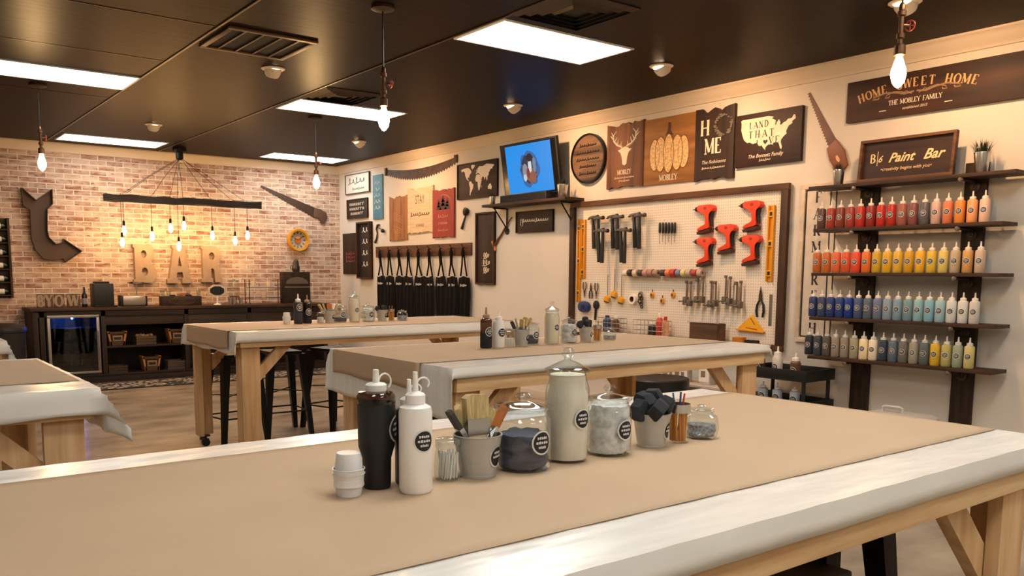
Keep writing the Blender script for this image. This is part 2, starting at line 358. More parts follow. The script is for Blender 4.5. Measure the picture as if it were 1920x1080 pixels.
# ------------------------------------------------------------------ CEILING LIGHTS
def diffmat(P_=1.0):
    PANEL = P_*globals()['PANEL']; m = emit('light_diffuser_%d' % int(P_*100), (1, .965, .91), PANEL)
    if len(m.node_tree.nodes) > 2: return m
    nt = m.node_tree; N = nt.nodes; L = nt.links; b = N['Principled BSDF']
    tc = N.new('ShaderNodeTexCoord'); mp = N.new('ShaderNodeMapping'); mp.inputs['Scale'].default_value = (2, 9, 1)
    nz = N.new('ShaderNodeTexNoise'); nz.inputs['Scale'].default_value = 1.5; rp = N.new('ShaderNodeMapRange'); rp.inputs[3].default_value = PANEL*.75; rp.inputs[4].default_value = PANEL*1.15
    L.new(tc.outputs['Object'], mp.inputs[0]); L.new(mp.outputs[0], nz.inputs['Vector']); L.new(nz.outputs[0], rp.inputs[0]); L.new(rp.outputs[0], b.inputs['Emission Strength'])
    return m
def panel(x0, x1, y0, y1, label, P_=1.0):
    t = thing('ceiling_light', label, 'ceiling light', ((x0+x1)/2, (y0+y1)/2, CH), group='fluorescent panels in the dark ceiling'); w, d = (x1-x0)/2, (y1-y0)/2
    mb = MB()
    for a in ((-w, w, -d, -d+.02), (-w, w, d-.02, d), (-w, -w+.02, -d+.02, d-.02), (w-.02, w, -d+.02, d-.02)): mb.box(a[0], a[1], a[2], a[3], -.012, -.001, b=.002)
    mb.build('frame', mat('fixture_frame', 'd8dcdc', .4), t)
    mb = MB(); mb.box(-w+.02, w-.02, -d+.02, d-.02, -.008, -.002); mb.build('diffuser', diffmat(P_), t)
panel(3.58, 4.81, 4.67, 5.27, 'largest bright fluorescent ceiling panel, nearest the camera above the middle of the room')
panel(3.6, 4.82, 7.95, 8.55, 'fluorescent ceiling panel behind the bulb pendant hanging over the middle of the room')
panel(.95, 2.14, 7.98, 8.6, 'fluorescent ceiling panel cut off by the left edge of the photo', .6)
panel(2.2, 3.45, 11.7, 12.3, 'fluorescent ceiling panel against the brick wall, left of the beam chandelier', .5)
panel(4.88, 6.07, 11.68, 12.25, 'fluorescent ceiling panel in the far corner near the brick wall, right of the chandelier', .9)
panel(.95, 2.14, 1.3, 1.9, 'fluorescent ceiling panel above the near end of the front work table')
panel(3.6, 4.82, 1.3, 1.9, 'fluorescent ceiling panel overhead right of the front work table')
panel(-1.6, -.4, 4.6, 5.2, 'fluorescent ceiling panel over the left-hand work tables')
panel(.95, 2.14, -2.7, -2.1, 'unseen fluorescent ceiling panel added for light behind the camera near the front wall', .9)  # unseen panel, added to light the room from the camera side
panel(3.6, 4.82, -1.9, -1.3, 'unseen fluorescent ceiling panel added for light behind the camera on the right', .9)  # out of view, added as light from behind the camera
panel(-1.6, -.4, -.6, 0, 'unseen fluorescent ceiling panel added for light just behind the camera on the left', .9)  # extra unseen panel, put in to brighten faces turned to the camera
panel(.95, 2.14, -.9, -.3, 'unseen fluorescent ceiling panel added for light just behind the camera', .9)  # unseen fill panel, added because the foreground row was underlit
def bulbmesh(mb, cx=0, cy=0, z=0, k=1.0):
    mb.lathe([(.012*k, z), (.014*k, z-.012*k), (.022*k, z-.035*k), (.031*k, z-.065*k), (.033*k, z-.085*k), (.026*k, z-.115*k), (.012*k, z-.135*k), (0, z-.142*k)], cx, cy, 14)
BULBM = emit('glowing_bulb', (1, .6, .25), BULB); CBULBM = emit('glowing_bulb_small', (1, .55, .19), CBULB)
BRASS = mat('aged_brass', '6a4a30', .35, metal=.9); REDV = mat('red_valve', '8e2a1e', .45)
def pendant(x, y, zb, label):
    t = thing('pendant_lamp', label, 'pendant lamp', (x, y, CH), group='single bulb pendants hanging on pipe fittings')
    mb = MB(); mb.lathe([(.075, -.001), (.075, -.018), (.05, -.026), (.012, -.03)], seg=20); mb.build('canopy', DULL, t)
    zt = zb+.29-CH
    mb = MB(); mb.tube([(0, 0, -.028), (0, 0, zt)], .005, 6); mb.build('cord', BLACKP, t)
    mb = MB(); mb.lathe([(.008, zt+.03), (.014, zt+.02), (.014, zt-.005), (.02, zt-.01), (.02, zt-.03), (.012, zt-.034), (.012, zt-.11), (.02, zt-.115), (.02, zt-.135), (.012, zt-.14), (.012, zt-.16), (.026, zt-.17), (.028, zt-.215), (.02, zt-.22)], seg=14)
    mb.tube([(0, 0, zt-.075), (.035, -.02, zt-.075)], .007, 8); f = mb.build('pipe_fitting', BRASS, t)
    mb = MB()
    M = Matrix.Translation((.04, -.023, zt-.075)) @ Matrix.Rotation(PI/2, 4, 'Y')
    mb.tube([(.024*math.cos(2*PI*k/14), .024*math.sin(2*PI*k/14), 0) for k in range(14)], .004, 6, M=M, closed=True)
    mb.tube([(-.022, 0, 0), (.022, 0, 0)], .003, 5, M=M); mb.tube([(0, -.022, 0), (0, .022, 0)], .003, 5, M=M); mb.build('valve_wheel', REDV, f)
    mb = MB(); bulbmesh(mb, z=zt-.215, k=1.1); mb.build('bulb', BULBM, t)
pendant(1.47, 8.86, 2.46, 'bulb pendant at far left, hanging in front of the brick wall above the bent arrow')
pendant(2.82, 4.95, 2.46, 'bulb pendant in the middle, in front of a ceiling panel')
pendant(4.17, 8.82, 2.46, 'bulb pendant near the far corner, left of the wall of small signs')
pendant(4.16, 2.26, 2.46, 'large near bulb pendant in front of the long home sign')
CANW = mat('white_can_trim', 'dcd2c4', .45); CANE = emit('spot_lens', (1, .78, .52), 14)
for i, (px, py, lb, tg) in enumerate([(512, 128, 'white eyeball ceiling spotlight beside the slotted ceiling grille', (0, 1)), (288, 233, 'white eyeball ceiling spotlight shining down, before the beam chandelier', (0, 1)), (1240, 123, 'white eyeball ceiling spotlight right of the largest ceiling panel', (1, 0)),
        (962, 197, 'white eyeball ceiling spotlight above and left of the television', (1, 0)), (673, 265, 'white eyeball ceiling spotlight in the far right corner, nearest the small wall signs', (1, .1)), (1697, 3, 'white eyeball ceiling spotlight at the top of the photo behind the near pendant', (1, 0))]):
    p = onz(px, py, CH); t = thing('ceiling_spotlight', lb, 'spotlight', p, group='white eyeball spotlights in the ceiling')
    d = Vector((tg[0]*.9, tg[1]*.5, -1)).normalized(); q = d.to_track_quat('-Z', 'Y').to_matrix().to_4x4()
    mb = MB(); mb.lathe([(.095, -.001), (.098, -.006), (.09, -.012), (.07, -.016)], seg=24); mb.build('trim_ring', CANW, t)
    mb = MB(); mb.lathe([(.068, .01), (.07, -.02), (.06, -.055), (.048, -.072), (.043, -.066)], seg=22, M=q, cap=False); mb.build('eyeball_housing', CANW, t)
    mb = MB(); mb.lathe([(.0435, -.066), (.0435, -.062)], seg=20, M=q); mb.build('lens', CANE, t)
    L = bpy.data.lights.new('spot_beam', 'SPOT'); L.energy = SPOT; L.spot_size = 2.5; L.spot_blend = 1; L.color = (1, .55, .27); L.shadow_soft_size = .04
    lo = bpy.data.objects.new('spot_beam', L); S.collection.objects.link(lo); lo.parent = t; lo.matrix_local = Matrix.Translation(d*.085) @ q
VENT = mat('vent_dark_metal', '3a2e26', .4, metal=.4); VBACK = mat('vent_dark', '0e0b09', .8)
def grille(x0, x1, y0, y1, label):
    t = thing('ceiling_vent', label, 'ceiling vent', ((x0+x1)/2, (y0+y1)/2, CH)); w, d = (x1-x0)/2, (y1-y0)/2
    mb = MB(); mb.box(-w, w, -d, d, -.004, -.001); mb.build('backing', VBACK, t)
    mb = MB()
    for a in ((-w, w, -d, -d+.04), (-w, w, d-.04, d), (-w, -w+.04, -d+.04, d-.04), (w-.04, w, -d+.04, d-.04)): mb.box(*a, -.018, -.004, b=.003)
    mb.build('frame', mat('vent_frame', '4a3626', .4, metal=.3), t)
    mb = MB()
    for k in range(1, 5): mb.box(-w+2*w*k/5-.008, -w+2*w*k/5+.008, -d+.04, d-.04, -.016, -.004)
    mb.build('slat', VENT, t)
grille(2.19, 2.85, 5.95, 6.6, 'slotted dark ceiling grille with four dividing slats on the left')
def diffuser(x, y, s, label):
    t = thing('air_diffuser', label, 'ceiling vent', (x, y, CH))
    mb = MB(); mb.box(-s, s, -s, s, -.006, -.001); mb.build('backing', VBACK, t)
    for k in range(4):
        r = s*(1-.22*k); mb = MB(); z = -.028+.0*k
        for a in range(4):
            M = Matrix.Rotation(a*PI/2, 4, 'Z')
            mb.add([(-r, -r, -.006), (r, -r, -.006), (r*.86, -r*.86, -.024), (-r*.86, -r*.86, -.024)], [(0, 1, 2, 3), (3, 2, 1, 0)][:1], M)
        mb.build('vane', VENT, t)
diffuser(3.86, 7.6, .3, 'square stepped black air diffuser behind the middle ceiling panel')
diffuser(3.84, 4.27, .3, 'square stepped black air diffuser cut off by the top edge, beside the largest ceiling panel')
# ------------------------------------------------------------------ WORK TABLES
def sheet(name, x0, x1, y0, y1, z, dl, dr, dn, df, mats, label, cat, amp=.006, step=.045, seed=0, flare=.22, group=None, th=.0015):
    """a sheet lying on a table top (x0..x1, y0..y1) and hanging dl/dr/dn/df over its left/right/near/far edge"""
    rd = random.Random(seed); ph = [rd.uniform(0, 6.28) for _ in range(8)]
    def axis(a, b, d0, d1):
        o = []
        if d0 > 0: k = max(2, int(d0/.02)); o += [a-d0+d0*i/k for i in range(k)]
        n = int((b-a)/step); o += [a+(b-a)*i/n for i in range(n+1)]
        if d1 > 0: k = max(2, int(d1/.02)); o += [b+d1*(i+1)/k for i in range(k)]
        return o
    X = axis(x0, x1, dl, dr); Y = axis(y0, y1, dn, df); vs = []
    for b in Y:
        for a in X:
            ex = max(x0-a, a-x1, 0); ey = max(y0-b, b-y1, 0)
            sx = -1 if a < x0 else 1; sy = -1 if b < y0 else 1
            x = min(max(a, x0), x1); y = min(max(b, y0), y1); zz = z
            drop = math.hypot(ex, ey) if (ex and ey) else max(ex, ey)
            if ex or ey:
                w = math.sin(9*(a+b*.7)+ph[0])*.5+math.sin(23*(a-b)+ph[1])*.3+math.sin(47*(a+b)+ph[2])*.2
                out = .004+.12*drop*(.5+.5*w)*(amp/.006)*.5
                if ex: x += sx*(out+(flare*min(ex, ey) if ey else 0))
                if ey: y += sy*(out+(flare*min(ex, ey) if ex else 0))
                zz -= drop*(1-.0*w)
                if drop > .1: zz += .006*math.sin(13*(a+b)+ph[3])
            else:
                zz += amp*.35*max(0, math.sin(31*a+4*math.sin(5*b+ph[4]))*math.sin(17*b+ph[5]))*.6
            vs.append((x, y, zz))
    nx = len(X); fs = [(j*nx+i, j*nx+i+1, (j+1)*nx+i+1, (j+1)*nx+i) for j in range(len(Y)-1) for i in range(nx-1)]
    c = Vector(((x0+x1)/2, (y0+y1)/2, z)); mb = MB(); mb.add([(v[0]-c.x, v[1]-c.y, v[2]-c.z) for v in vs], fs)
    o = mb.build(name, mats, None, c, ang=60)
    so = o.modifiers.new('thickness', 'SOLIDIFY'); so.thickness = th; so.offset = 1
    return tag(o, label, cat, group)
def table(x0, x1, y0, y1, label, brace_l=True):
    cx, cy = (x0+x1)/2, (y0+y1)/2; t = thing('work_table', label, 'work table', (cx, cy, 0), group='tall pine work tables'); w, d = (x1-x0)/2, (y1-y0)/2; T = TOP-.004
    mb = MB(); mb.box(-w, w, -d, d, T-.02, T, b=.002); mb.build('tabletop', PINE, t)
    for s in (-1, 1): mb = MB(); mb.box(-w+.03, w-.03, s*(d-.03)-.019, s*(d-.03)+.019, T-.11, T-.0205, b=.003); mb.build('apron', PINE, t)
    for s in (-1, 1): mb = MB(); mb.box(s*(w-.03)-.019, s*(w-.03)+.019, -d+.05, d-.05, T-.11, T-.0205, b=.003); mb.build('apron', PINEY, t)
    for sx in (-1, 1):
        for sy in (-1, 1):
            lx, ly = sx*(w-.12), sy*(d-.095)
            mb = MB(); mb.box(lx-.07, lx+.07, ly-.019+sy*.026, ly+.019+sy*.026, .1, T-.021, b=.003); mb.box(lx+sx*.032, lx+sx*.07, ly-.07-sy*.01, ly+.005, .1, T-.022, b=.003) if sy > 0 else mb.box(lx+sx*.032, lx+sx*.07, ly-.005, ly+.08, .1, T-.022, b=.003)
            lg = mb.build('leg', PINEZ, t)
            mb = MB(); mb.box(lx-.03, lx+.03, ly-.03, ly+.03, .085, .0995); mb.tube([(lx, ly, .085), (lx, ly, .06)], .012, 8)
            mb.box(lx-.02, lx+.02, ly-.028, ly-.022, .02, .07); mb.box(lx-.02, lx+.02, ly+.022, ly+.028, .02, .07)
            mb.lathe([(.005, -.018), (.032, -.018), (.034, -.012), (.034, .012), (.032, .018), (.005, .018)], seg=18, M=Matrix.Translation((lx, ly, .034)) @ Matrix.Rotation(PI/2, 4, 'X')); mb.build('caster', BLACKP, lg)
            # 45 degree brace under the long apron
            a = lx-sx*.071; zz = T-.112; L = .27; p = [(a, zz-L), (a, zz-L+.11), (a-sx*(L-.11), zz), (a-sx*L, zz)]
            yb = ly-sy*.012
            mb = MB(); mb.prism([(q[0], q[1]) for q in p], yb-.019, yb+.019, M=Matrix(((1, 0, 0, 0), (0, 0, 1, 0), (0, 1, 0, 0), (0, 0, 0, 1))), b=.003); mb.build('brace', PINEZ, t)
    return t
TB = {'A': (.0, 2.57, .89, 2.10), 'B': (2.17, 4.55, 3.2, 4.45), 'C': (2.2, 4.92, 6.02, 7.25), 'D': (-1.75, .72, 3.42, 4.76), 'E': (-1.75, .75, 6.05, 7.28)}
TL = {'A': 'pine work table in the foreground carrying the nearest row of jars', 'B': 'pine work table in the middle of the room in front of the pegboard', 'C': 'pine work table farthest back, before the aprons', 'D': 'pine work table at the left edge of the photo', 'E': 'pine work table barely showing at far left, in front of the bar'}
for k, a in TB.items(): table(*a, TL[k])
ZC, ZP = TOP, TOP+.0035
sheet('plastic_tablecloth', *TB['A'], ZC, .08, .06, .055, .05, PLASTIC, 'white plastic cover on the foreground table, under the widest brown paper', 'tablecloth', seed=1, group='white plastic table covers', amp=.007)
sheet('plastic_tablecloth', *TB['B'], ZC, .24, .06, .045, .05, PLASTIC, 'white plastic cover on the middle table, hanging low over its left end', 'tablecloth', seed=2, group='white plastic table covers')
sheet('plastic_tablecloth', *TB['C'], ZC, .16, .05, .075, .05, PLASTIC, 'white plastic cover on the farthest table before the aprons', 'tablecloth', seed=3, group='white plastic table covers')
sheet('plastic_tablecloth', *TB['D'], ZC, .08, .17, .10, .05, PLASTIC, 'crinkled white plastic cover flaring off the corner of the left table', 'tablecloth', seed=4, group='white plastic table covers', flare=.75, amp=.012)
sheet('plastic_tablecloth', *TB['E'], ZC, .08, .15, .08, .05, PLASTIC, 'white plastic cover on the table barely showing at far left', 'tablecloth', seed=5, group='white plastic table covers', flare=.5)
sheet('kraft_paper_sheet', 0.0, 2.566, 1.045, 1.955, ZP+.001, 0, 0, 0, 0, PAPER, 'smooth brown kraft paper spread over the foreground table', 'paper', amp=.0, group='kraft paper runners', th=.0006)
sheet('kraft_paper_sheet', 2.155, 4.5, 3.46, 4.38, ZP+.001, .13, 0, 0, 0, PAPER, 'brown kraft paper on the middle table, rolled down over its left end', 'paper', amp=.0, group='kraft paper runners', th=.0006)
sheet('kraft_paper_sheet', 2.185, 4.87, 6.16, 7.12, ZP+.001, .14, 0, 0, 0, PAPER, 'brown kraft paper on the farthest table, hanging over its left end', 'paper', amp=.0, group='kraft paper runners', th=.0006)
sheet('kraft_paper_sheet', -1.7, .70, 3.66, 4.66, ZP+.001, 0, 0, 0, 0, PAPER, 'brown kraft paper covering the left table', 'paper', amp=.0, group='kraft paper runners', th=.0006)
sheet('kraft_paper_sheet', -1.7, .70, 6.2, 7.12, ZP+.001, 0, 0, 0, 0, PAPER, 'brown kraft paper on the table barely showing at far left', 'paper', amp=.0, group='kraft paper runners', th=.0006)
# ------------------------------------------------------------------ BAR STOOLS
def stool(x, y, rz, label):
    t = thing('bar_stool', label, 'bar stool', (x, y, 0), (0, 0, rz), group='black metal bar stools')
    mb = MB(); mb.prism([(-.15, -.15), (.15, -.15), (.15, .15), (-.15, .15)], .735, .765, b=.008); mb.build('seat', BLACK, t)
    for sx in (-1, 1):
        for sy in (-1, 1):
            a = Vector((sx*.14, sy*.14, .74)); b = Vector((sx*.205, sy*.205, 0)); mb = MB(); vs = []
            for p, q in ((a, .034), (b, .019)):
                for u, v in ((-1, -1), (1, -1), (1, 1), (-1, 1)): vs.append((p.x+u*q, p.y+v*q, p.z))
            mb.add(vs, [(0, 1, 2, 3), (7, 6, 5, 4)]+[(i, i+4, (i+1) % 4+4, (i+1) % 4) for i in range(4)]); mb.build('leg', BLACK, t)
    mb = MB(); r = .183; z = .22; mb.tube([(-r, -r, z), (r, -r, z), (r, r, z), (-r, r, z)], .008, 6, closed=True)
    mb.tube([(-.17, -.17, .4), (.17, .17, .4)], .006, 6); mb.tube([(-.17, .17, .4), (.17, -.17, .4)], .006, 6); mb.build('footrest', BLACK, t)
    return t
stool(2.62, 7.28, .12, 'black metal bar stool under the farthest table, nearest its left leg')
stool(3.09, 7.36, -.05, 'black metal bar stool behind the farthest table, second from its left leg')
stool(3.62, 7.38, .3, 'black metal bar stool behind the farthest table, seen between the two pine tables')
stool(3.05, 5.15, .5, 'black metal bar stool in the gap behind the middle table, beside the hanging cover')
stool(2.16, 1.37, .0, 'black metal bar stool under the foreground table, near its right leg')
stool(3.3, 2.85, .1, 'black metal bar stool in front of the middle table, hidden by the foreground jars')
# black storage trunk under the foreground table
tx = ony(1597, 1050, 1.15).x-.3
t = thing('storage_tub', 'tall black storage tub on the floor under the foreground table', 'storage tub', (tx-.045, 1.36, 0))
mb = MB(); mb.prism([(-.3, -.21), (.3, -.21), (.3, .21), (-.3, .21)], .001, .68, b=.01); mb.build('tub', BLACKP, t)
mb = MB(); mb.box(-.32, .32, -.23, .23, .681, .72, b=.01); mb.build('lid', BLACKP, t)
# ------------------------------------------------------------------ TABLE-TOP THINGS (local z up, standing on the paper)
ZI = ZP+.0022
def bottle(x, y, z, h, r, col, label, body_mat=None, cap_mat=None, neck=.1, band=None, ringcap=True, rot=0, group=None, zs=.55, lid=False, name='squeeze_bottle', srad=None, face=-PI/2):
    """squeeze bottle: body, cap with nozzle, round sticker"""
    t = thing(name, label, 'bottle', (x, y, z), (0, 0, rot), group=group); hb = h*.74
    bm_ = body_mat or mat('bottle_'+col, col, .35)
    mb = MB(); mb.lathe([(r*.9, .0), (r, .006), (r, hb*.9), (r*.93, hb*.96), (r*.55, hb), (r*.5, hb+.003)], seg=20); b = mb.build('body', bm_, t)
    mb = MB(); mb.lathe([(r*.6, hb), (r*.6, hb+h*.07), (r*.5, hb+h*.085), (r*.2, hb+h*.1), (r*.16, h*.93), (r*.14, h)], seg=16)
    mb.build('cap', cap_mat or WHT, t)
    if ringcap:
        mb = MB(); R = r*.42; c = Vector((r*.55, 0, h*.9)); mb.tube([(c.x+R*math.cos(a), 0, c.z+R*.8*math.sin(a)) for a in [PI*1.02+i*(-1.25*PI)/12+0 for i in range(13)]], r*.06, 5); mb.build('cap_tether', cap_mat or WHT, t)
    if band: mb = MB(); mb.lathe([(r+.0006, .004), (r+.0008, hb*band)], seg=20, cap=False); mb.build('paint_fill', CHAR, t)
    sticker(t, r, hb*zs, srad or r*.78, face-rot)
    return t
def jar(x, y, z, h, r, label, content, ch, cmat, neck=.82, lidk=1.0, st=True, wide=1.0, crumple=0, rot=0, bulge=0):
    t = thing('glass_jar', label, 'jar', (x, y, z), (0, 0, 0)); hb = h*.78
    mb = MB(); pr = [(r*.9, 0), (r, .008), (r*(1+bulge), hb*.4), (r, hb*.78), (r*.97, hb*.84), (r*neck, hb*.93), (r*neck, hb*.97), (r*(neck+.06), hb)]
    mb.lathe([(0, .0)]+pr, seg=28, cap=False); mb.build('glass_body', GLASS, t)
    lw = r*(neck+.14)*lidk
    mb = MB(); mb.lathe([(r*neck*.95, hb-.006), (r*neck*.95, hb+.001), (lw, hb+.003), (lw, hb+.008), (lw*.8, hb+h*.05), (lw*.4, hb+h*.09), (r*.16, hb+h*.11), (r*.14, hb+h*.13), (r*.26, hb+h*.15), (r*.3, hb+h*.185), (r*.22, hb+h*.215), (0, h)], seg=26, cap=False); mb.build('lid', GLASS, t)
    R = r*.93; mb = MB(); rd = random.Random(int(x*997)); n = 26; K = 12; vs = []
    for i in range(K+1):
        zz = .006+(ch-.006)*i/K; 
        for k in range(n):
            a = 2*PI*k/n; q = R*(1-crumple*(.5+.5*math.sin(5*a+zz*170+3*math.sin(3*a)))*.6-crumple*rd.random()*.25)
            if zz > hb*.8: q = min(q, r*neck*.93)
            if i == 0: q *= .95
            vs.append((q*math.cos(a), q*math.sin(a), zz+(crumple*.03*(rd.random()-.5) if 0 < i else 0)))
    fs = [(i*n+k, i*n+(k+1) % n, (i+1)*n+(k+1) % n, (i+1)*n+k) for i in range(K) for k in range(n)]
    vs += [(0, 0, .006), (0, 0, ch)]; o = len(vs); fs += [(o-2, (k+1) % n, k) for k in range(n)]+[(o-1, K*n+k, K*n+(k+1) % n) for k in range(n)]
    mb.add(vs, fs); mb.build(content, cmat, t, ang=60 if not crumple else 50)
    if st: sticker(t, r*(1+bulge*.6), hb*.5, min(r*.46, .027), -PI/2+.05, lines=3)
    return t
def brush(mb_h, mb_f, mb_b, base, tip, w, flat=True):
    """paint brush from base (inside the pail) to tip; handle, ferrule and bristle go to three meshes"""
    a, b = Vector(base), Vector(tip); d = (b-a); L = d.length; q = d.to_track_quat('Z', 'Y').to_matrix().to_4x4(); M = Matrix.Translation(a) @ q
    th = w*.28
    mb_h.prism([(-w*.18, 0), (w*.18, 0), (w*.16, L*.3), (w*.5, L*.5), (-w*.5, L*.5), (-w*.16, L*.3)], -th/2, th/2, M=M @ Matrix(((1, 0, 0, 0), (0, 0, 1, 0), (0, 1, 0, 0), (0, 0, 0, 1))))
    mb_f.box(-w*.52, w*.52, -th*.75, th*.75, L*.48, L*.68, M=M)
    mb_b.prism([(-w*.5, L*.67), (w*.5, L*.67), (w*.54, L*.95), (w*.3, L), (-w*.4, L*.98), (-w*.52, L*.93)], -th*.65, th*.65, M=M @ Matrix(((1, 0, 0, 0), (0, 0, 1, 0), (0, 1, 0, 0), (0, 0, 0, 1))))
BRIST = mat('natural_bristle', 'cfb983', .8, col2='a8925c', vs=(200, 200, 20)); WOODL = mat('pale_handle_wood', 'd9bd92', .5); BRD = mat('dark_bristle', '3a3632', .8); ORW = mat('orange_handle', 'b4682e', .5)
PAILM = mat('galvanised_pail', 'b2b0a8', .42, metal=.3, var=.05, vs=(9, 9, 9))
def pail(x, y, z, h, r, label, cat='pail'):
    t = thing('metal_pail', label, cat, (x, y, z))
    mb = MB(); mb.lathe([(0, 0.002), (r*.72, .002), (r*.72, .0), (r*.75, 0), (r*.76, h*.06), (r*.74, h*.07), (r*.745, h*.09), (r, h*.97), (r*1.04, h*.98), (r*1.04, h), (r*.97, h), (r*.7, .01), (0, .01)], seg=26, cap=False); p = mb.build('pail_body', PAILM, t)
    for s in (-1, 1): mb = MB(); mb.box(s*r*.99-.006, s*r*.99+.006, -.008, .008, h*.8, h*.93, b=.002); mb.build('handle_ear', PAILM, t)
    sticker(t, r*.86, h*.5, .024*min(1, r/.05), -PI/2+.5, r2=r*.96, lines=2)
    return t
def brush_in(x, y, z, base, tip, w, label, hm, bm_, grp):
    t = thing('paint_brush', label, 'paint brush', (x, y, z), group=grp); a, b, c = MB(), MB(), MB(); brush(a, b, c, base, tip, w)
    a.build('handle', hm, t); b.build('ferrule', CHROME, t); c.build('bristles', bm_, t); return t
def cups(x, y, z, r, h, label, n=5):
    t = thing('plastic_cup_stack', label, 'cups', (x, y, z))
    for i in range(n):
        zz = i*h*.11; mb = MB(); mb.lathe([(0, zz), (r*.78, zz), (r*.8, zz+.003), (r, zz+h*.48), (r*1.05, zz+h*.485), (r*1.05, zz+h*.5), (r*.97, zz+h*.5)], seg=22, cap=False) if i < 2 else mb.lathe([(r*(1.02-.02*i), zz), (r*(1.02-.02*i), zz+.004), (r*(.97-.02*i), zz+.012), (r*.77, zz+h*.5), (r*.74, zz+h*.515), (0, zz+h*.515)], seg=22, cap=False)
        mb.build('cup', mat('frosted_cup', 'f4f2ee', .35, trans=.25), t)
    return t
def at(px, py, r, z=None):
    p = onz(px, py, ZI if z is None else z); return p.x, p.y+r*.8
# ---- foreground row
F = 'on the foreground table'
cups(*at(666, 933, .032), ZI, .0305, .088, 'stack of frosted plastic cups at the left end of the row on the foreground table')
t = thing('insulated_tumbler', 'tall matte black tumbler with a clear collar and milky spout on the foreground table', 'tumbler', (*at(720, 918, .035), ZI))
mb = MB(); mb.lathe([(0, 0), (.026, 0), (.028, .004), (.029, .06), (.0365, .085), (.038, .165), (.038, .172)], seg=28, cap=False); mb.build('body', mat('tumbler_black', '17181a', .55), t)
mb = MB(); mb.lathe([(.0385, .17), (.0385, .186), (.034, .194), (.018, .197)], seg=28, cap=False); mb.build('clear_collar', glass('amber_clear', 'b09a86', .8), t)
mb = MB(); mb.lathe([(.021, .195), (.021, .208), (.018, .211), (.007, .213), (.006, .238), (0, .239)], seg=20); mb.tube([(.02+.014*math.cos(a), 0, .213+.016*math.sin(a)) for a in [PI-i*1.3*PI/10 for i in range(11)]], .002, 5); mb.build('spout', WHTT, t)
sticker(t, .038, .12, .028, -PI/2+.9)
bottle(*at(793, 926, .033), ZI, .238, .033, 'e9e3da', 'large white squeeze bottle with a black round sticker beside the black tumbler', WHT, name='squeeze_bottle', zs=.6, srad=.023)
bottle(*at(768, 905, .0), ZI, .215, .03, '23242c', 'dark squeeze bottle half hidden behind the large white bottle', mat('dark_bottle', '22242e', .35), zs=.5)
t = thing('swab_jar', 'small glass jar of cotton swabs beside the grey brush pail', 'jar', (*at(851, 902, .028), ZI))
mb = MB(); mb.lathe([(0, 0), (.026, 0), (.028, .004), (.029, .03), (.027, .055), (.024, .066), (.026, .068), (.026, .082)], seg=22, cap=False); mb.build('glass_body', GLASS, t)
mb = MB()
for i in range(34): a = i*2.4; q = .021*math.sqrt(i/34); mb.tube([(q*math.cos(a), q*math.sin(a), .004), (q*1.05*math.cos(a+.3), q*1.05*math.sin(a+.3), .055+.008*random.random())], .0014, 5)
mb.build('swabs', WHT, t)['kind'] = 'stuff'
mb = MB(); mb.lathe([(.0265, .068), (.0265, .084), (.022, .087), (0, .088)], seg=22, cap=False); mb.build('lid', GLASS, t)
BPX, BPY = at(912, 896, .04)
pail(BPX, BPY, ZI, .09, .0515, 'grey metal pail full of paint brushes on the foreground table')
G = 'brushes in the grey pail on the foreground table'; px, py = BPX, BPY
brush_in(px, py, ZI, (.01, .0, .02), (-.068, .012, .145), .026, 'dark worn brush leaning out left from the foreground pail', BRD, BRD, G)
brush_in(px, py, ZI, (0, .015, .01), (-.03, .035, .15), .036, 'brush with pale bristles behind the dark one in the foreground pail', WOODL, BRIST, G)
brush_in(px, py, ZI, (0, -.0, .01), (.0, .01, .175), .055, 'widest paint brush, upright in the middle of the foreground pail', WOODL, BRIST, G)
brush_in(px, py, ZI, (-.01, .0, .01), (.05, .02, .14), .028, 'narrow brush with tan bristles leaning right in the foreground pail', WHT, BRIST, G)
brush_in(px, py, ZI, (-.02, -.01, .01), (.07, -.005, .145), .022, 'slim white handled brush leaning farthest right in the foreground pail', WHT, ORW, G)
SP = mat('dark_sponge', '36373f', .9, col2='54586a', vs=(14, 14, 60))
jar(*at(1004, 884, .055), ZI, .17, .062, 'squat glass jar half full of dark blue grey sanding pads on the foreground table', 'sanding_pads', .08, SP, neck=.84, lidk=1.08, crumple=.2)
jar(*at(1083, 867, .048), ZI, .262, .051, 'tallest glass jar, filled with pale powder, on the foreground table', 'powder_fill', .2, mat('pale_powder', 'eee0c8', .7, var=.06, vs=(30, 30, 14)), neck=.86, lidk=1.05)
jar(*at(1163, 855, .05), ZI, .165, .054, 'glass jar stuffed with crumpled white rags on the foreground table', 'rags', .118, mat('white_rags', 'd8d5d0', .9, var=.2, vs=(60, 60, 60)), neck=.86, crumple=.22)
FOX, FOY = at(1237, 839, .036)
pail(FOX, FOY, ZI, .085, .048, 'grey metal pail heaped with dark foam brushes on the foreground table')
FO = mat('dark_foam', '2b2c30', .95, var=.25, vs=(50, 50, 50))
def foam(px, py, pts, lab, grp):
    for i, (dx, dy, dz, ax, ay, s) in enumerate(pts):
        t = thing('foam_brush', lab[i], 'foam brush', (px+dx, py+dy, ZI+dz), (ax, ay, .4*i), group=grp)
        mb = MB(); mb.prism([(-.017*s, -.004), (.017*s, -.004), (.022*s, .012), (.019*s, .03), (.0, .04), (-.019*s, .032), (-.022*s, .012)], -.012*s, .012*s, M=Matrix(((1, 0, 0, 0), (0, 0, 1, 0), (0, 1, 0, 0), (0, 0, 0, 1))), b=.007); mb.build('foam_head', FO, t)
        mb = MB(); mb.tube([(0, 0, -.005), (0, 0, -.05)], .004, 6); mb.build('handle', WOODL, t)
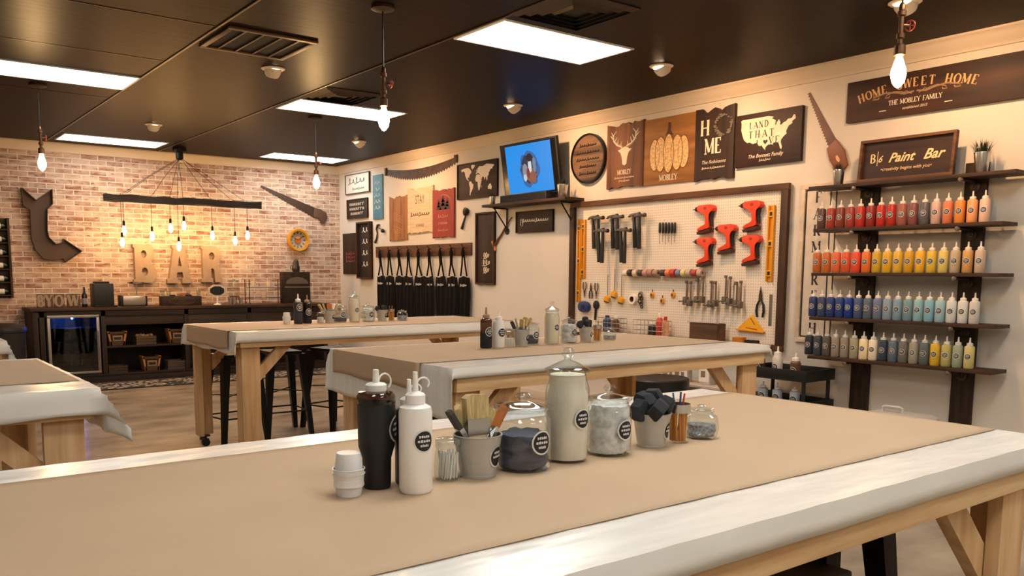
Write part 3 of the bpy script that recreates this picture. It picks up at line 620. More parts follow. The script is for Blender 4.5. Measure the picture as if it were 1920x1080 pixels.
foam(FOX, FOY, [(-.032, .0, .088, .1, -1.1, 1.3), (-.014, -.022, .086, .7, -.3, 1.4), (.02, -.018, .088, .5, .7, 1.35), (.036, .008, .09, 0, 1.1, 1.25), (-.014, .014, .098, -.2, -.5, 1.4), (.01, .008, .104, -.1, .35, 1.4)],
     ['dark foam brush hanging over the left rim of the foreground foam pail', 'dark foam brush at the front of the foreground foam pail', 'dark foam brush front right in the foreground foam pail', 'dark foam brush drooping over the right rim of the foreground foam pail', 'dark foam brush back left in the foreground foam pail', 'topmost dark foam brush in the foreground foam pail'], 'foam brushes in the foreground pail')
STK = mat('orange_craft_stick', 'eba23a', .6, col2='d08628', vs=(60, 60, 5))
def stickjar(x, y, z, k, label, pens):
    t = thing('stick_jar', label, 'jar', (x, y, z))
    mb = MB(); mb.lathe([(0, 0), (.026*k, 0), (.028*k, .003), (.028*k, .095*k), (.029*k, .098*k)], seg=20, cap=False); mb.build('glass_body', GLASS, t)
    mb = MB(); mb.lathe([(.029*k, .078*k), (.029*k, .1*k), (.0275*k, .1*k)], seg=20, cap=False); mb.build('rim_band', CHROME, t)
    mb = MB()
    for i in range(16):
        a = i*2.4; q = .018*k*math.sqrt((i+.5)/16); M = Matrix.Translation((q*math.cos(a), q*math.sin(a), .004)) @ Matrix.Rotation(.12*math.cos(a), 4, 'Y') @ Matrix.Rotation(a, 4, 'Z')
        mb.box(-.0045*k, .0045*k, -.001, .001, 0, .078*k, M=M)
    mb.build('craft_sticks', STK, t)['kind'] = 'stuff'
    for i, c in enumerate(pens):
        mb = MB(); a = i*2.1+.5; mb.tube([(.004*math.cos(a), .004*math.sin(a), .03*k), (.017*k*math.cos(a), .017*k*math.sin(a), .128*k)], .0026*k, 6); mb.build('pen', mat('pen_'+c, c, .4), t)
stickjar(*at(1284, 831, .028), ZI, 1.0, 'jar of orange craft sticks and pens beside the foam brush pail in the foreground', ['2a4a8e', '3a78a8', 'c85a20', '24304e'])
jar(*at(1330, 823, .035), ZI, .088, .042, 'small squat glass jar of metal screws at the right end of the foreground row', 'screws', .036, mat('screws', '9aa3ac', .4, metal=.6, var=.5, vs=(120, 120, 120)), neck=.72, lidk=.9, st=False, crumple=.2, bulge=.08)
# ---- middle row
def row(y, xs, k, W):
    z = ZI
    g = bottle
    g(xs[0], y-.03, z, .235*k, .034*k, '1b1b1d', 'black squeeze bottle with a clear brown upper half '+W, glass('brown_clear', '9a7a62', .7), cap_mat=mat('brown_cap', '9a8068', .4), ringcap=False, band=.5)
    g(xs[1], y-.03, z, .215*k, .036*k, 'ece6dc', 'white squeeze bottle '+W, WHT, ringcap=False)
    jar(xs[2], y-.03, z, .105*k, .027*k, 'small glass jar of cotton swabs '+W, 'swabs', .05*k, mat('swab_white', 'd8d0c4', .8, var=.2, vs=(90, 90, 10)), st=False)
    pail(xs[3], y-.03, z, .1*k, .05*k, 'grey metal pail of paint brushes '+W)
    G = 'brushes in the grey pail '+W
    for i, (dx, dy, hz, w, nm, hm, bm_) in enumerate([(-.075, .0, .15, .026, 'dark brush leaning left', BRD, BRD), (-.03, .02, .165, .03, 'tan bristled brush leaning slightly left', ORW, BRIST), (.008, .0, .16, .036, 'upright tan bristled brush', ORW, BRIST), (.045, .015, .17, .03, 'tan bristled brush leaning slightly right', WOODL, BRIST), (.075, .0, .165, .024, 'orange handled brush leaning right', ORW, BRIST)]):
        brush_in(xs[3], y-.03, z, (0, 0, .01), (dx*k, dy, hz*k), w*k, nm+' in the pail '+W, hm, bm_, G)
    jar(xs[4], y+.03, z, .155*k, .054*k, 'squat glass jar with dark grey sanding pads '+W, 'sanding_pads', .055*k, SP, crumple=.15)
    jar(xs[5], y, z, .26*k, .046*k, 'tall glass jar of pale powder '+W, 'powder_fill', .19*k, mat('pale_powder_warm', 'eedfc2', .7), neck=.86)
    jar(xs[6], y, z, .17*k, .052*k, 'glass jar of crumpled white rags '+W, 'rags', .115*k, mat('white_rags', 'd8d5d0', .9, var=.2, vs=(60, 60, 60)), crumple=.2)
    pail(xs[7], y, z, .095*k, .046*k, 'grey metal pail of dark foam brushes '+W)
row(3.98, [2.91, 3.0, 3.08, 3.17, 3.29, 3.435, 3.575, 3.72], 1.0, 'on the middle table')
WM_ = 'middle table'
foam(3.72, 3.98, [(-.038, .0, .1, 0, -.7, 1.1), (-.008, -.02, .105, .3, -.1, 1.2), (.022, -.01, .1, .1, .5, 1.1), (.01, .015, .12, -.1, .1, 1.2)], ['dark foam brush at the left of the foam pail on the middle table', 'dark foam brush at the front of the foam pail on the middle table', 'dark foam brush at the right of the foam pail on the middle table', 'topmost dark foam brush of the foam pail on the middle table'], 'foam brushes on the middle table')
stickjar(3.83, 3.99, ZI, 1.0, 'jar of brown craft sticks beside the foam brush pail on the middle table', ['8a4a20'])
jar(3.95, 4.0, ZI, .085, .042, 'small squat glass jar at the right end of the row on the middle table', 'screws', .03, mat('screws', '9aa3ac', .4), neck=.72, st=False, bulge=.06)
# ---- far row
cups(2.885, 6.72, ZI, .034, .1, 'stack of frosted plastic cups at the left end of the farthest row')
bottle(2.98, 6.70, ZI, .25, .038, '2c3038', 'slim black squeeze bottle with a white cap on the farthest table', mat('dark_bottle_far', '2c3038', .4), ringcap=False, zs=.75)
bottle(3.07, 6.72, ZI, .24, .037, '3a3438', 'brown topped dark squeeze bottle on the farthest table, beside the slim black one', glass('brown_clear', '9a7a62', .7), cap_mat=mat('brown_cap', '9a8068', .4), ringcap=False, band=.55)
jar(3.18, 6.70, ZI, .105, .03, 'small glass jar of cotton swabs on the farthest table', 'swabs', .05, mat('swab_white', 'd8d0c4', .8, var=.2, vs=(90, 90, 10)), st=False)
pail(3.265, 6.70, ZI, .105, .05, 'grey metal pail of brushes on the farthest table')
G = 'brushes in the pail on the farthest table'
for i, (dx, dy, hz, w, nm, bm_) in enumerate([(-.10, .0, .16, .034, 'tan brush leaning far left', BRIST), (-.05, .02, .165, .036, 'tan brush leaning left', BRIST), (.0, .0, .165, .04, 'upright orange brush', ORW), (.045, .0, .165, .034, 'white tipped brush leaning right', WHT), (.075, .0, .155, .03, 'tan brush leaning far right', BRIST)]):
    brush_in(3.265, 6.70, ZI, (0, 0, .01), (dx, dy, hz), w, nm+' in the pail on the farthest table', ORW, bm_, G)
jar(3.385, 6.74, ZI, .17, .06, 'squat glass jar with dark sanding pads on the farthest table', 'sanding_pads', .04, SP, crumple=.15)
t = jar(3.505, 6.70, ZI, .27, .048, 'tall jar of pale powder with a white dome lid on the farthest table', 'powder_fill', .2, mat('pale_powder_warm', 'eedfc2', .7), neck=.86)
jar(3.65, 6.72, ZI, .165, .06, 'glass jar of crumpled white rags on the farthest table', 'rags', .115, mat('white_rags', 'd8d5d0', .9, var=.2, vs=(60, 60, 60)), crumple=.2)
pail(3.79, 6.72, ZI, .1, .05, 'grey metal pail of dark foam brushes on the farthest table')
foam(3.79, 6.72, [(-.035, .0, .1, 0, -.6, 1.1), (.0, -.02, .105, .3, -.1, 1.2), (.03, .0, .1, 0, .6, 1.1)], ['dark foam brush at the left of the foam pail on the farthest table', 'dark foam brush in the middle of the foam pail on the farthest table', 'dark foam brush at the right of the foam pail on the farthest table'], 'foam brushes on the farthest table')
stickjar(3.885, 6.72, ZI, 1.05, 'jar of brown craft sticks with one tall handle on the farthest table', ['a8682e', 'a8682e'])
jar(4.0, 6.72, ZI, .1, .048, 'small squat glass jar at the right end of the farthest row', 'screws', .04, mat('screws', '9aa3ac', .4), neck=.72, st=False, bulge=.06)
# ------------------------------------------------------------------ RIGHT WALL (local x right, y up, z out)
def wrect(xl, tl, bl, xr, tr, br, off=.0):
    a, b, c, d = [onx(*p, XW-off) for p in ((xl, tl), (xl, bl), (xr, tr), (xr, br))]
    ya, yb = (a.y+b.y)/2, (c.y+d.y)/2; zt, zb = (a.z+c.z)/2, (b.z+d.z)/2
    return (ya+yb)/2, (zt+zb)/2, ya-yb, zt-zb
def wthing(name, label, cat, y, z, off=0, group=None): return thing(name, label, cat, (XW-off, y, z), RWE, group)
LET = mat('lettering_cream', 'e0d2bb', .6); LETD = mat('lettering_dark', '2a2422', .6); LETW = mat('lettering_white', 'eeeae0', .6)
def board(name, label, cat, px, mt, th=.02, frame=None, fw=.02, ragged=False, fd=.012, group=None):
    y, z, w, h = wrect(*px, off=th); t = wthing(name, label, cat, y, z, .001, group); mb = MB(); a, b = w/2, h/2
    if ragged:
        rd = random.Random(int(w*1e4)); n = 12
        top = [(-a+w*i/n, b-rd.random()*.025*(i not in (0, n))-(.02 if i in (3, 4, 8) else 0)) for i in range(n+1)]; bot = [(a-w*i/n, -b+rd.random()*.025*(i not in (0, n))) for i in range(n+1)]
        mb.prism(top+bot, 0, th, b=.002)
    else: mb.box(-a, a, -b, b, 0, th, b=.002)
    mb.build('panel', mt, t)
    if frame:
        mb = MB()
        for q in ((-a, a, b-fw, b), (-a, a, -b, -b+fw), (-a, -a+fw, -b+fw, b-fw), (a-fw, a, -b+fw, b-fw)): mb.box(*q, th*.2, th+fd, b=.002)
        mb.build('frame', frame, t)
    return t, w, h, th+.0012
def letters(t, fn, mt=LET, name='lettering'): mb = MB(); fn(mb); return mb.build(name, mt, t)
SG = 'wooden signs on the right wall'
# far small signs
t, w, h, z = board('wall_sign', 'white sign with grey scribbled lettering, highest in the far corner', 'sign', (648, 329, 365, 693, 321, 360), mat('sign_white', 'd9d2c6', .6), frame=mat('thin_dark_edge', '3a332e', .5), fw=.01, group=SG)
letters(t, lambda m: [cursive(m, -.02, h*.02, w*.7, h*.5, z, r=.006), cursive(m, .03, -h*.3, w*.5, h*.2, z)], mat('sign_grey_ink', '5c5650', .6))
t, w, h, z = board('wall_sign', 'narrow blue vertical sign next to the corner, left of the long saw', 'sign', (699, 329, 411, 717, 326, 411), mat('sign_blue', '4b7f96', .6, var=.15, vs=(30, 6, 6)), group=SG)
letters(t, lambda m: [text(m, c, 0, h*(.36-.1*i), h*.085, z, ex=0) for i, c in enumerate('LAKELIFE'[:0])]+[cursive(m, 0, h*(.3-.14*i), w*.6, .07, z, n=2, r=.005) for i in range(5)], LETW)
t, w, h, z = board('wall_sign', 'small black sign with three rows of white block lettering', 'sign', (651, 375, 411, 689, 370, 409), mat('sign_black', '241f1c', .6), frame=FRAMEX, fw=.012, group=SG)
def blocks(m, x, y, w, hh, rows, z):
    rd = random.Random(int(w*1e4))
    for r in range(rows):
        n = 7; yy = y+hh/2-hh*(r+.5)/rows; hr = hh/rows*.55; sx = w*(.85 if r == rows-1 else 1)
        for i in range(n):
            x0 = x-sx/2+sx*i/n; k = rd.random(); bw = sx/n*.7
            m.add([(x0, yy-hr/2, z), (x0+bw*.3, yy-hr/2, z), (x0+bw*.3, yy+hr/2, z), (x0, yy+hr/2, z)], [(0, 1, 2, 3)])
            v = yy+(hr/2-hr*.2 if k < .5 else -hr*.1)
            m.add([(x0, v, z), (x0+bw, v, z), (x0+bw, v+hr*.22, z), (x0, v+hr*.22, z)], [(0, 1, 2, 3)])
            if k > .35: m.add([(x0+bw*.7, yy-hr/2, z), (x0+bw, yy-hr/2, z), (x0+bw, yy+hr/2, z), (x0+bw*.7, yy+hr/2, z)], [(0, 1, 2, 3)])
letters(t, lambda m: blocks(m, 0, 0, w*.74, h*.7, 3, z), LET)
t, w, h, z = board('wall_sign', 'brown upright sign with faint red lettering beside the brick wall corner', 'sign', (643, 438, 514, 671, 437, 514), SIGNDY, group=SG)
letters(t, lambda m: [cursive(m, 0, -h*(.02+.09*i), w*.6, .07, z, r=.005) for i in range(3)], mat('faint_red', '8a3a30', .6))
t, w, h, z = board('wall_sign', 'tall narrow black sign in a deep brown frame left of the apron rack', 'sign', (673, 417, 523, 697, 415, 522), mat('sign_black', '241f1c', .6), frame=FRAMEY, fw=.025, fd=.05, group=SG)
letters(t, lambda m: [cursive(m, 0, h*(.33-.2*i), w*.45, .10, z, n=2, r=.006) for i in range(4)], LETW)
t, w, h, z = board('wall_sign', 'plain golden brown wood plank sign left of the cream sign', 'sign', (730, 369, 452, 763, 365, 451), wood('plank_gold', 'b07a48', '7c4e2c', 'y', k=.7), ragged=True, group=SG)
letters(t, lambda m: [m.tube([(w*.25*math.sin(i*.8+j), -h*.35+h*.5*i/14, z) for i in range(15)], .003, 4) for j in range(4)], mat('burnt_line', 'b98a5c', .6))
t, w, h, z = board('wall_sign', 'cream wood sign with dark STAY lettering between the plank and red signs', 'sign', (764, 352, 437, 812, 348, 438), mat('sign_cream', 'cdb898', .65, var=.12, vs=(4, 40, 4)), th=.025, ragged=True, group=SG)
letters(t, lambda m: [text(m, 'STAY', 0, h*.14, h*.26, z, ex=0, sx=.62), cursive(m, 0, -h*.12, w*.75, h*.13, z, r=.005), text(m, 'A WHILE', 0, -h*.36, h*.09, z, ex=0, sx=.9)], mat('sign_brown_ink', '54463a', .6))
t, w, h, z = board('wall_sign', 'red wood sign with dark trees on it', 'sign', (811, 356, 446, 851, 352, 446), mat('sign_red', '8c2c22', .6, var=.2, vs=(40, 4, 4)), th=.028, ragged=True, group=SG)
def trees(m):
    for x, s in ((-w*.2, .8), (w*.0, 1.1), (w*.2, .85)):
        for k in range(3): yy = h*.08+k*h*.07*s; m.add([(x-w*.17*s*(1-.2*k), yy, z), (x+w*.17*s*(1-.2*k), yy, z), (x, yy+h*.14*s, z)], [(0, 1, 2)])
letters(t, trees, mat('sign_dark_ink', '35201a', .6), 'tree_motif')
letters(t, lambda m: [cursive(m, 0, -h*.08, w*.5, .07, z), blocks(m, 0, -h*.2, w*.5, h*.08, 1, z), cursive(m, 0, -h*.36, w*.5, .05, z), m.tube(arcpts(0, h*.22, w*.36, h*.16, 10, 170, 14) and [(p[0], p[1], z) for p in arcpts(0, h*.22, w*.36, h*.16, 10, 170, 14)], .003, 4)], mat('sign_pale_red', 'd89a86', .6))
# world map
t, w, h, z = board('map_sign', 'dark wood board with a cream world map left of the television', 'sign', (858, 309, 374, 933, 297, 369), SIGND, frame=DARK, fw=.012, group=SG)
WMAP = [[(-168, 66), (-140, 70), (-95, 72), (-80, 68), (-62, 58), (-55, 50), (-66, 44), (-75, 38), (-81, 30), (-83, 25), (-90, 30), (-97, 26), (-95, 18), (-88, 20), (-84, 10), (-78, 8), (-92, 14), (-106, 20), (-115, 30), (-124, 40), (-125, 50), (-140, 60), (-160, 56)],
 [(-80, 9), (-62, 10), (-50, 0), (-35, -7), (-40, -22), (-52, -33), (-64, -42), (-68, -54), (-74, -50), (-72, -30), (-71, -18), (-81, -5)],
 [(-17, 15), (-8, 32), (10, 37), (32, 31), (43, 12), (51, 11), (40, -10), (35, -22), (27, -34), (18, -34), (12, -18), (9, 3), (-8, 5)],
 [(-10, 37), (-9, 43), (0, 48), (8, 56), (6, 62), (25, 71), (60, 69), (100, 77), (140, 73), (178, 68), (162, 60), (156, 52), (140, 52), (130, 42), (122, 38), (121, 28), (108, 20), (109, 12), (103, 2), (98, 12), (90, 22), (80, 8), (73, 20), (58, 25), (52, 14), (44, 13), (35, 30), (27, 37), (18, 40), (12, 44), (3, 41)],
 [(114, -22), (130, -12), (142, -11), (153, -27), (147, -38), (137, -34), (116, -34)], [(-50, 61), (-25, 70), (-20, 80), (-55, 82), (-60, 74)], [(46, -13), (50, -16), (47, -25), (44, -22)], [(-6, 50), (1, 52), (-3, 58), (-7, 56)]]
letters(t, lambda m: [m.prism([(x*w*.0024, (y-12)*h*.0062) for x, y in p], z-.0005, z+.001) for p in WMAP], LET, 'world_map')
# long crosscut saw above
a, b = onx(724, 318), onx(858, 293); t = wthing('crosscut_saw', 'long curved two man saw blade with teeth hanging high on the right wall', 'saw', (a.y+b.y)/2, (a.z+b.z)/2, .003)
L = a.y-b.y; ht = a.z-b.z
top = []; bot = []; N = 60
for i in range(N+1):
    s_ = i/N; x = -L/2+L*s_; yt = ht*(.5-s_)*1.0-.28*s_*(1-s_); dp = .09+.06*math.sin(PI*s_)
    top.append((x, yt)); bot.append((x, yt-dp+(.03 if i % 2 else 0)))
mb = MB(); mb.prism(top+bot[::-1], 0, .004); mb.build('saw_blade', mat('rusty_saw', '4a372b', .55, metal=.5, var=.3, vs=(10, 10, 10)), t)
mb = MB(); mb.box(-L/2-.01, -L/2+.04, ht*.5-.09, ht*.5+.02, .002, .02, b=.003); mb.build('end_grip', DARKY, t); mb = MB(); mb.box(L/2-.05, L/2+.01, -ht*.5-.075, -ht*.5+.02, .002, .02, b=.003); mb.build('end_grip', DARKY, t)
# iron tools on the wall
y, z0, w, h = wrect(703, 420, 455, 726, 420, 455); t = wthing('hand_brace', 'black iron bit brace with a round knob above the apron rack', 'hand tool', y, z0, .001)
mb = MB(); mb.tube([(-w*.05, h*.45, .015), (-w*.2, h*.45, .015), (-w*.3, h*.25, .015), (-w*.22, 0, .015), (-w*.3, -h*.3, .015), (-w*.42, -h*.48, .015)], [.012, .016, .012, .01, .014, .02], 8); mb.build('crank', DULL, t)
mb = MB(); mb.ball((w*.28, h*.12, .03), (.035, .03, .028), 14); mb.tube([(-w*.12, h*.3, .015), (w*.1, h*.22, .02), (w*.28, h*.12, .02)], .006, 6); mb.build('knob', BLACKP, t)
y, z0, w, h = wrect(862, 390, 431, 886, 390, 431); t = wthing('iron_ladle', 'black iron ladle shaped tool between the red sign and the tall script sign', 'hand tool', y, z0, .001)
mb = MB(); mb.tube([(w*.1, h*.2, .018), (-w*.1, -h*.15, .018), (-w*.25, -h*.45, .018)], [.011, .013, .018], 8); mb.build('handle', DULL, t)
mb = MB(); mb.lathe([(0, .001), (.03, .003), (.05, .02), (.055, .04), (.045, .045), (.03, .05), (0, .052)], w*.12, h*.32, 18); mb.build('bowl', BLACK, t)
# tall script sign
t, w, h, z = board('wall_sign', 'tall dark brown sign with white script at its foot, under the television shelf', 'sign', (893, 399, 534, 928, 397, 533), SIGNDY, frame=FRAMEY, fw=.02, fd=.02, group=SG)
letters(t, lambda m: [cursive(m, w*.05, -h*(.13+.1*i), w*(.3+.1*(i % 2)), .11, z, n=3, r=.006) for i in range(3)], LET)
# hand drill stick
a, b = onx(929, 462), onx(962, 408); t = wthing('auger_drill', 'rusty auger bit with orange wooden handle leaning beside the tall script sign', 'hand tool', (a.y+b.y)/2, (a.z+b.z)/2, .001)
A = Vector((-(a.y-b.y)/2, (a.z-b.z)/2, .02)); B_ = Vector(((a.y-b.y)/2, -(a.z-b.z)/2, .02))
mb = MB(); mb.tube([A+(B_-A)*k/8+Vector((.006*math.sin(k*2.5), .006*math.cos(k*2.5), 0)) for k in range(9)], [.016, .015, .014, .012, .012, .011, .01, .009, .008], 8); mb.build('auger_shaft', mat('rusty_auger', '6a3c22', .6, metal=.3), t)
mb = MB(); mb.tube([A+Vector((-.04, .06, 0)), A+Vector((-.01, .03, 0)), A, A+Vector((.03, -.05, 0))], [.014, .02, .02, .015], 8); mb.build('handle', mat('orange_wood', 'c2783a', .5), t)
t, w, h, z = board('wall_sign', 'small dark brown sign with cream script under the television shelf', 'sign', (968, 397, 437, 1037, 392, 434), SIGND, frame=DARK, fw=.01, group=SG)
letters(t, lambda m: [cursive(m, .02, 0, w*.72, h*.24, z, n=12, r=.006), m.tube([(-w*.38, -h*.15, z), (-w*.36, h*.15, z), (-w*.3, 0, z), (-w*.34, -h*.2, z)], .005, 4)], LET)
# ------------------------------------------------------------------ apron rack
y, z0, w, h = wrect(707, 461, 484, 886, 457, 477); t = wthing('coat_rack', 'brown wooden rail with a row of pegs holding black aprons', 'coat rack', y, z0, .001)
mb = MB(); mb.box(-w/2, w/2, -h/2, h/2, 0, .025, b=.003); mb.build('rail', FRAMEX, t)
PEGS = [713, 730, 748, 766, 785, 805, 826, 847, 869]; AP = mat('black_apron', '0d0c0c', .9, spec=.2)
pegx = []
for i, px in enumerate(PEGS):
    p = onx(px, 465, XW-.05); pegx.append(p.y); lx = y-p.y
    mb = MB(); mb.tube([(lx, h*.12, .02), (lx, h*.12, .05), (lx, h*.3, .075)], .006, 6); mb.ball((lx, h*.34, .078), .012, 8); mb.build('peg', BRASS, t)
ytop = z0-.02
AL = ['{} black apron from the left on the rail'.format(ORD[i+1]) for i in range(9)]
for i, py in enumerate(pegx):
    rd = random.Random(i); off = .045
    t = thing('hanging_apron', AL[i]+(', nearest the brick wall corner' if i == 0 else ', nearest the tall script sign' if i == 8 else ', among nine hanging in a row'), 'apron', (XW-.001, py, z0+.0), RWE, 'black aprons hanging on the rail')
    mb = MB(); bt = -.36; bw = .118
    for s in (-1, 1): mb.tube([(0, .016, .062), (s*.015, -.06, .055), (s*.02+rd.uniform(-.02, .02), -.2, .05), (s*.07, bt+.01, .045)], .011, 6)
    mb.ball((.0, -.05, .06), (.03, .06, .022), 8); mb.build('neck_strap', AP, t)
    n = 22; K = 14; vs = []; Hh = 1.0
    for k in range(K+1):
        s_ = k/K; yy = bt-s_*(Hh-.36+.0)-.0; wd = bw+(.03)*min(1, s_*3)
        for j in range(n+1):
            u = -1+2*j/n; vs.append((u*wd+.012*math.sin(s_*3+i), yy+.01*math.sin(3*u+i), .04+.015*(i % 2)+.014*math.sin(9*u+i*2+s_*1.5)*(.4+s_*.6)+.012*(1-u*u)))
    fs = [(k*(n+1)+j, k*(n+1)+j+1, (k+1)*(n+1)+j+1, (k+1)*(n+1)+j) for k in range(K) for j in range(n)]
    mb = MB(); mb.add(vs, fs[::1]); o = mb.build('apron_cloth', AP, t, ang=80); so = o.modifiers.new('thickness', 'SOLIDIFY'); so.thickness = .003; so.offset = 0
    mb = MB(); cursive(mb, .02, bt-.12, .15, .05, .068, n=6, r=.004, rnd=rd); mb.build('script_print', mat('apron_print', 'c8c4be', .7), t)
# ------------------------------------------------------------------ TV, its shelf
p0, p1 = onx(907, 384, XW-.25), onx(1063, 386, XW-.25); y0, y1 = p1.y, p0.y; zs = (p0.z+p1.z)/2-.02
SHT = onx(980, 380, XW-.12).z
t = thing('wall_shelf', 'dark wooden shelf under the television on iron brackets', 'shelf', (XW, (y0+y1)/2, SHT-.03))
L = (y1-y0)/2
mb = MB(); mb.box(-.28, -.001, -L, L, 0, .03, b=.003); mb.build('shelf_board', DARKY, t)
for s in (-1, 1):
    mb = MB(); yy = s*(L-.15); mb.tube([(-.22, yy, -.012), (-.012, yy, -.012), (-.012, yy, -.28)], .011, 8); mb.tube([(-.2, yy, -.02), (-.02, yy, -.24)], .008, 6); mb.lathe([(.04, 0), (.04, .01)], seg=14, M=Matrix.Translation((-.011, yy, -.28)) @ Matrix.Rotation(PI/2, 4, 'Y')); mb.build('pipe_bracket', BLACK, t)
zt = SHT+.0012
t = thing('television', 'black flat television showing a bright blue picture, tilted over its shelf', 'television', (XW-.20, 7.62, 1.47+1.18), (Euler((0, 0, 0)).to_matrix() @ RWE.to_matrix()).to_euler())
TR = Matrix.Rotation(math.radians(9), 3, 'X'); t.rotation_euler = (RWE.to_matrix() @ TR).to_euler()
tw, tht = .5, .30
mb = MB(); mb.box(-tw, tw, -tht, tht, -.04, .0, b=.006); mb.box(-.25, .25, -.2, .2, -.08, -.041, b=.01)
mb.build('casing', BLACKP, t)
mb = MB(); mb.box(-.09, .09, -.1, .1, -.13, -.081); mb.build('wall_mount', BLACK, t)
mb = MB(); mb.box(-tw+.02, tw-.02, -tht+.025, tht-.02, .0005, .0015); mb.build('screen', mat('black_screen', '08080a', .12), t)
mb = MB(); mb.box(-tw+.1, tw-.1, -tht+.035, tht-.03, .002, .003); pic = mb.build('blue_picture', emit('tv_blue', '068fe8', .42), t)
def blob(cx, cy, rx, ry, z, sd, n=22):
    rd = random.Random(sd); return [(cx+rx*(.85+.25*rd.random())*math.cos(2*PI*k/n), cy+ry*(.85+.25*rd.random())*math.sin(2*PI*k/n)) for k in range(n)]
for i, (cx, cy, rx, ry, c) in enumerate([(.01, -.01, .17, .2, '2a62a8'), (0, -.01, .14, .17, '1c2c48'), (.03, -.08, .09, .09, '8a5a48'), (-.07, -.03, .05, .09, '8a8e98'), (.02, .04, .03, .09, 'd8dce0'), (.02, .12, .05, .045, '14161c'), (-.08, -.1, .03, .04, 'c8ccd0'), (.1, .03, .03, .09, '6a86a0'), (-.02, -.05, .03, .06, '8a3030')]):
    mb = MB(); mb.prism(blob(cx, cy, rx, ry, 0, i), .0032+.0004*i, .0035+.0004*i); mb.build('picture_patch', emit('tv_'+c, c, .4), pic)
t = thing('sound_bar', 'long black sound bar on the shelf below the television', 'speaker', (XW-.17, 7.72, zt)); mb = MB(); mb.box(-.05, .05, -.42, .42, 0, .09, b=.008); mb.build('casing', BLACKP, t); mb = MB(); mb.box(-.053, -.0505, -.4, .4, .01, .08); mb.build('speaker_grille', CHAR, t)
GRN = mat('dark_leaf', '1e2616', .7)
def grass_pot(x, y, z, r, h, gh, label, potm=CHROME, n=70, nm='potted_plant'):
    t = thing(nm, label, 'plant', (x, y, z)); rd = random.Random(int(y*100))
    mb = MB(); mb.lathe([(0, .001), (r*.72, 0), (r*.75, .003), (r, h*.95), (r*1.05, h*.96), (r*1.05, h), (r*.95, h), (r*.93, h*.9), (0, h*.88)], seg=24, cap=False); mb.build('pot', potm, t)
    mb = MB()
    for i in range(n):
        a = rd.uniform(0, 2*PI); q = r*.85*math.sqrt(rd.random()); L_ = gh*rd.uniform(.6, 1); o = rd.uniform(.1, .7)*gh*q/r*1.3; ba = Vector((q*math.cos(a), q*math.sin(a), h*.88)); s = Vector((-math.sin(a), math.cos(a), 0))*r*.05
        mid = ba+Vector((o*.4*math.cos(a), o*.4*math.sin(a), L_*.6)); tip = ba+Vector((o*math.cos(a), o*math.sin(a), L_))
        mb.add([ba-s, ba+s, mid+s*.8, mid-s*.8, tip], [(0, 1, 2, 3), (3, 2, 4)])
    mb.build('grass_blades', GRN, t)['kind'] = 'stuff'; return t
grass_pot(XW-.17, 8.35, zt, .04, .1, .06, 'small silver pot with dark grass at the left end of the television shelf')
grass_pot(XW-.19, 7.06, zt, .06, .14, .09, 'silver pot with dark grass at the right end of the television shelf')
# ------------------------------------------------------------------ barrel lid and the row of signs
y, z0, w, h = wrect(1072, 255, 343, 1134, 255, 343, .03); t = wthing('barrel_lid', 'round weathered barrel lid with burnt lettering right of the television', 'sign', y, z0+.01, .001); R = (w+h)/4+.01
mb = MB(); mb.lathe([(R*.93, 0), (R*.93, .03), (0, .03)], seg=40, cap=False); mb.build('lid_boards', wood('barrel_wood', '8a6a50', '33241a', 'x', k=.55), t)
mb = MB(); mb.lathe([(R*.93, 0), (R*.93, .042), (R, .042), (R, 0)], seg=40, cap=False); mb.build('hoop', BLACK, t)
letters(t, lambda m: [cursive(m, 0, R*(.5-.28*i), R*(1.0+.35*(i in (1, 2))), R*.16, .0312, n=9, r=.006) for i in range(5)], mat('burnt_mark', '2a2420', .6))
t, w, h, z = board('wall_sign', 'ragged brown sign with a cream deer skull and antlers', 'sign', (1138, 236, 357, 1206, 223, 347), wood('deer_board', '855230', '4c2c18', 'y', k=.5), th=.03, ragged=True, group=SG)
def deer(m):
    q = [(0, -.16), (.035, -.14), (.045, -.05), (.07, .02), (.12, .06), (.07, .07), (.05, .1), (-.05, .1), (-.07, .07), (-.12, .06), (-.07, .02), (-.045, -.05), (-.035, -.14)]
    m.prism([(x*w*1.6, y_*h*1.1+h*.02) for x, y_ in q], z-.0005, z+.0008)
    for s in (-1, 1):
        m.tube([(s*w*.06, h*.13, z), (s*w*.2, h*.17, z), (s*w*.3, h*.24, z), (s*w*.3, h*.33, z), (s*w*.22, h*.39, z)], [.012, .012, .01, .008, .004], 5)
        for bx, by, tx, ty in ((.2, .17, .16, .27), (.28, .22, .2, .3), (.3, .26, .4, .33), (.3, .3, .38, .38), (.1, .14, .08, .22)): m.tube([(s*w*bx, h*by, z), (s*w*(bx+tx)/2, h*((by+ty)/2), z), (s*w*tx, h*ty, z)], [.009, .007, .003], 5)
letters(t, deer, LET, 'deer_skull')
letters(t, lambda m: [serif(m, 'MOBLEY', 0, -h*.29, h*.07, z, sx=.9), cursive(m, 0, -h*.35, w*.55, .03, z, r=.003), cursive(m, 0, -h*.4, w*.3, .03, z, r=.003)])
t, w, h, z = board('wall_sign', 'wide tan board with a cream patterned pumpkin', 'sign', (1206, 226, 349, 1306, 210, 338), wood('pumpkin_board', 'a8763f', '7c5028', 'x', k=.5), th=.02, group=SG)
def pump(m):
    for cx, rx, k in ((-.235, .085, 2), (.235, .085, 2), (-.135, .09, 1), (.135, .09, 1), (0, .085, 0)):
        pts = [(w*1.15*(cx+rx*math.cos(2*PI*i/28)), -h*.05+h*(.29-.025*k)*math.sin(2*PI*i/28)) for i in range(28)]; m.prism(pts, z-.0005+.002*(2-k), z+.0006+.002*(2-k))
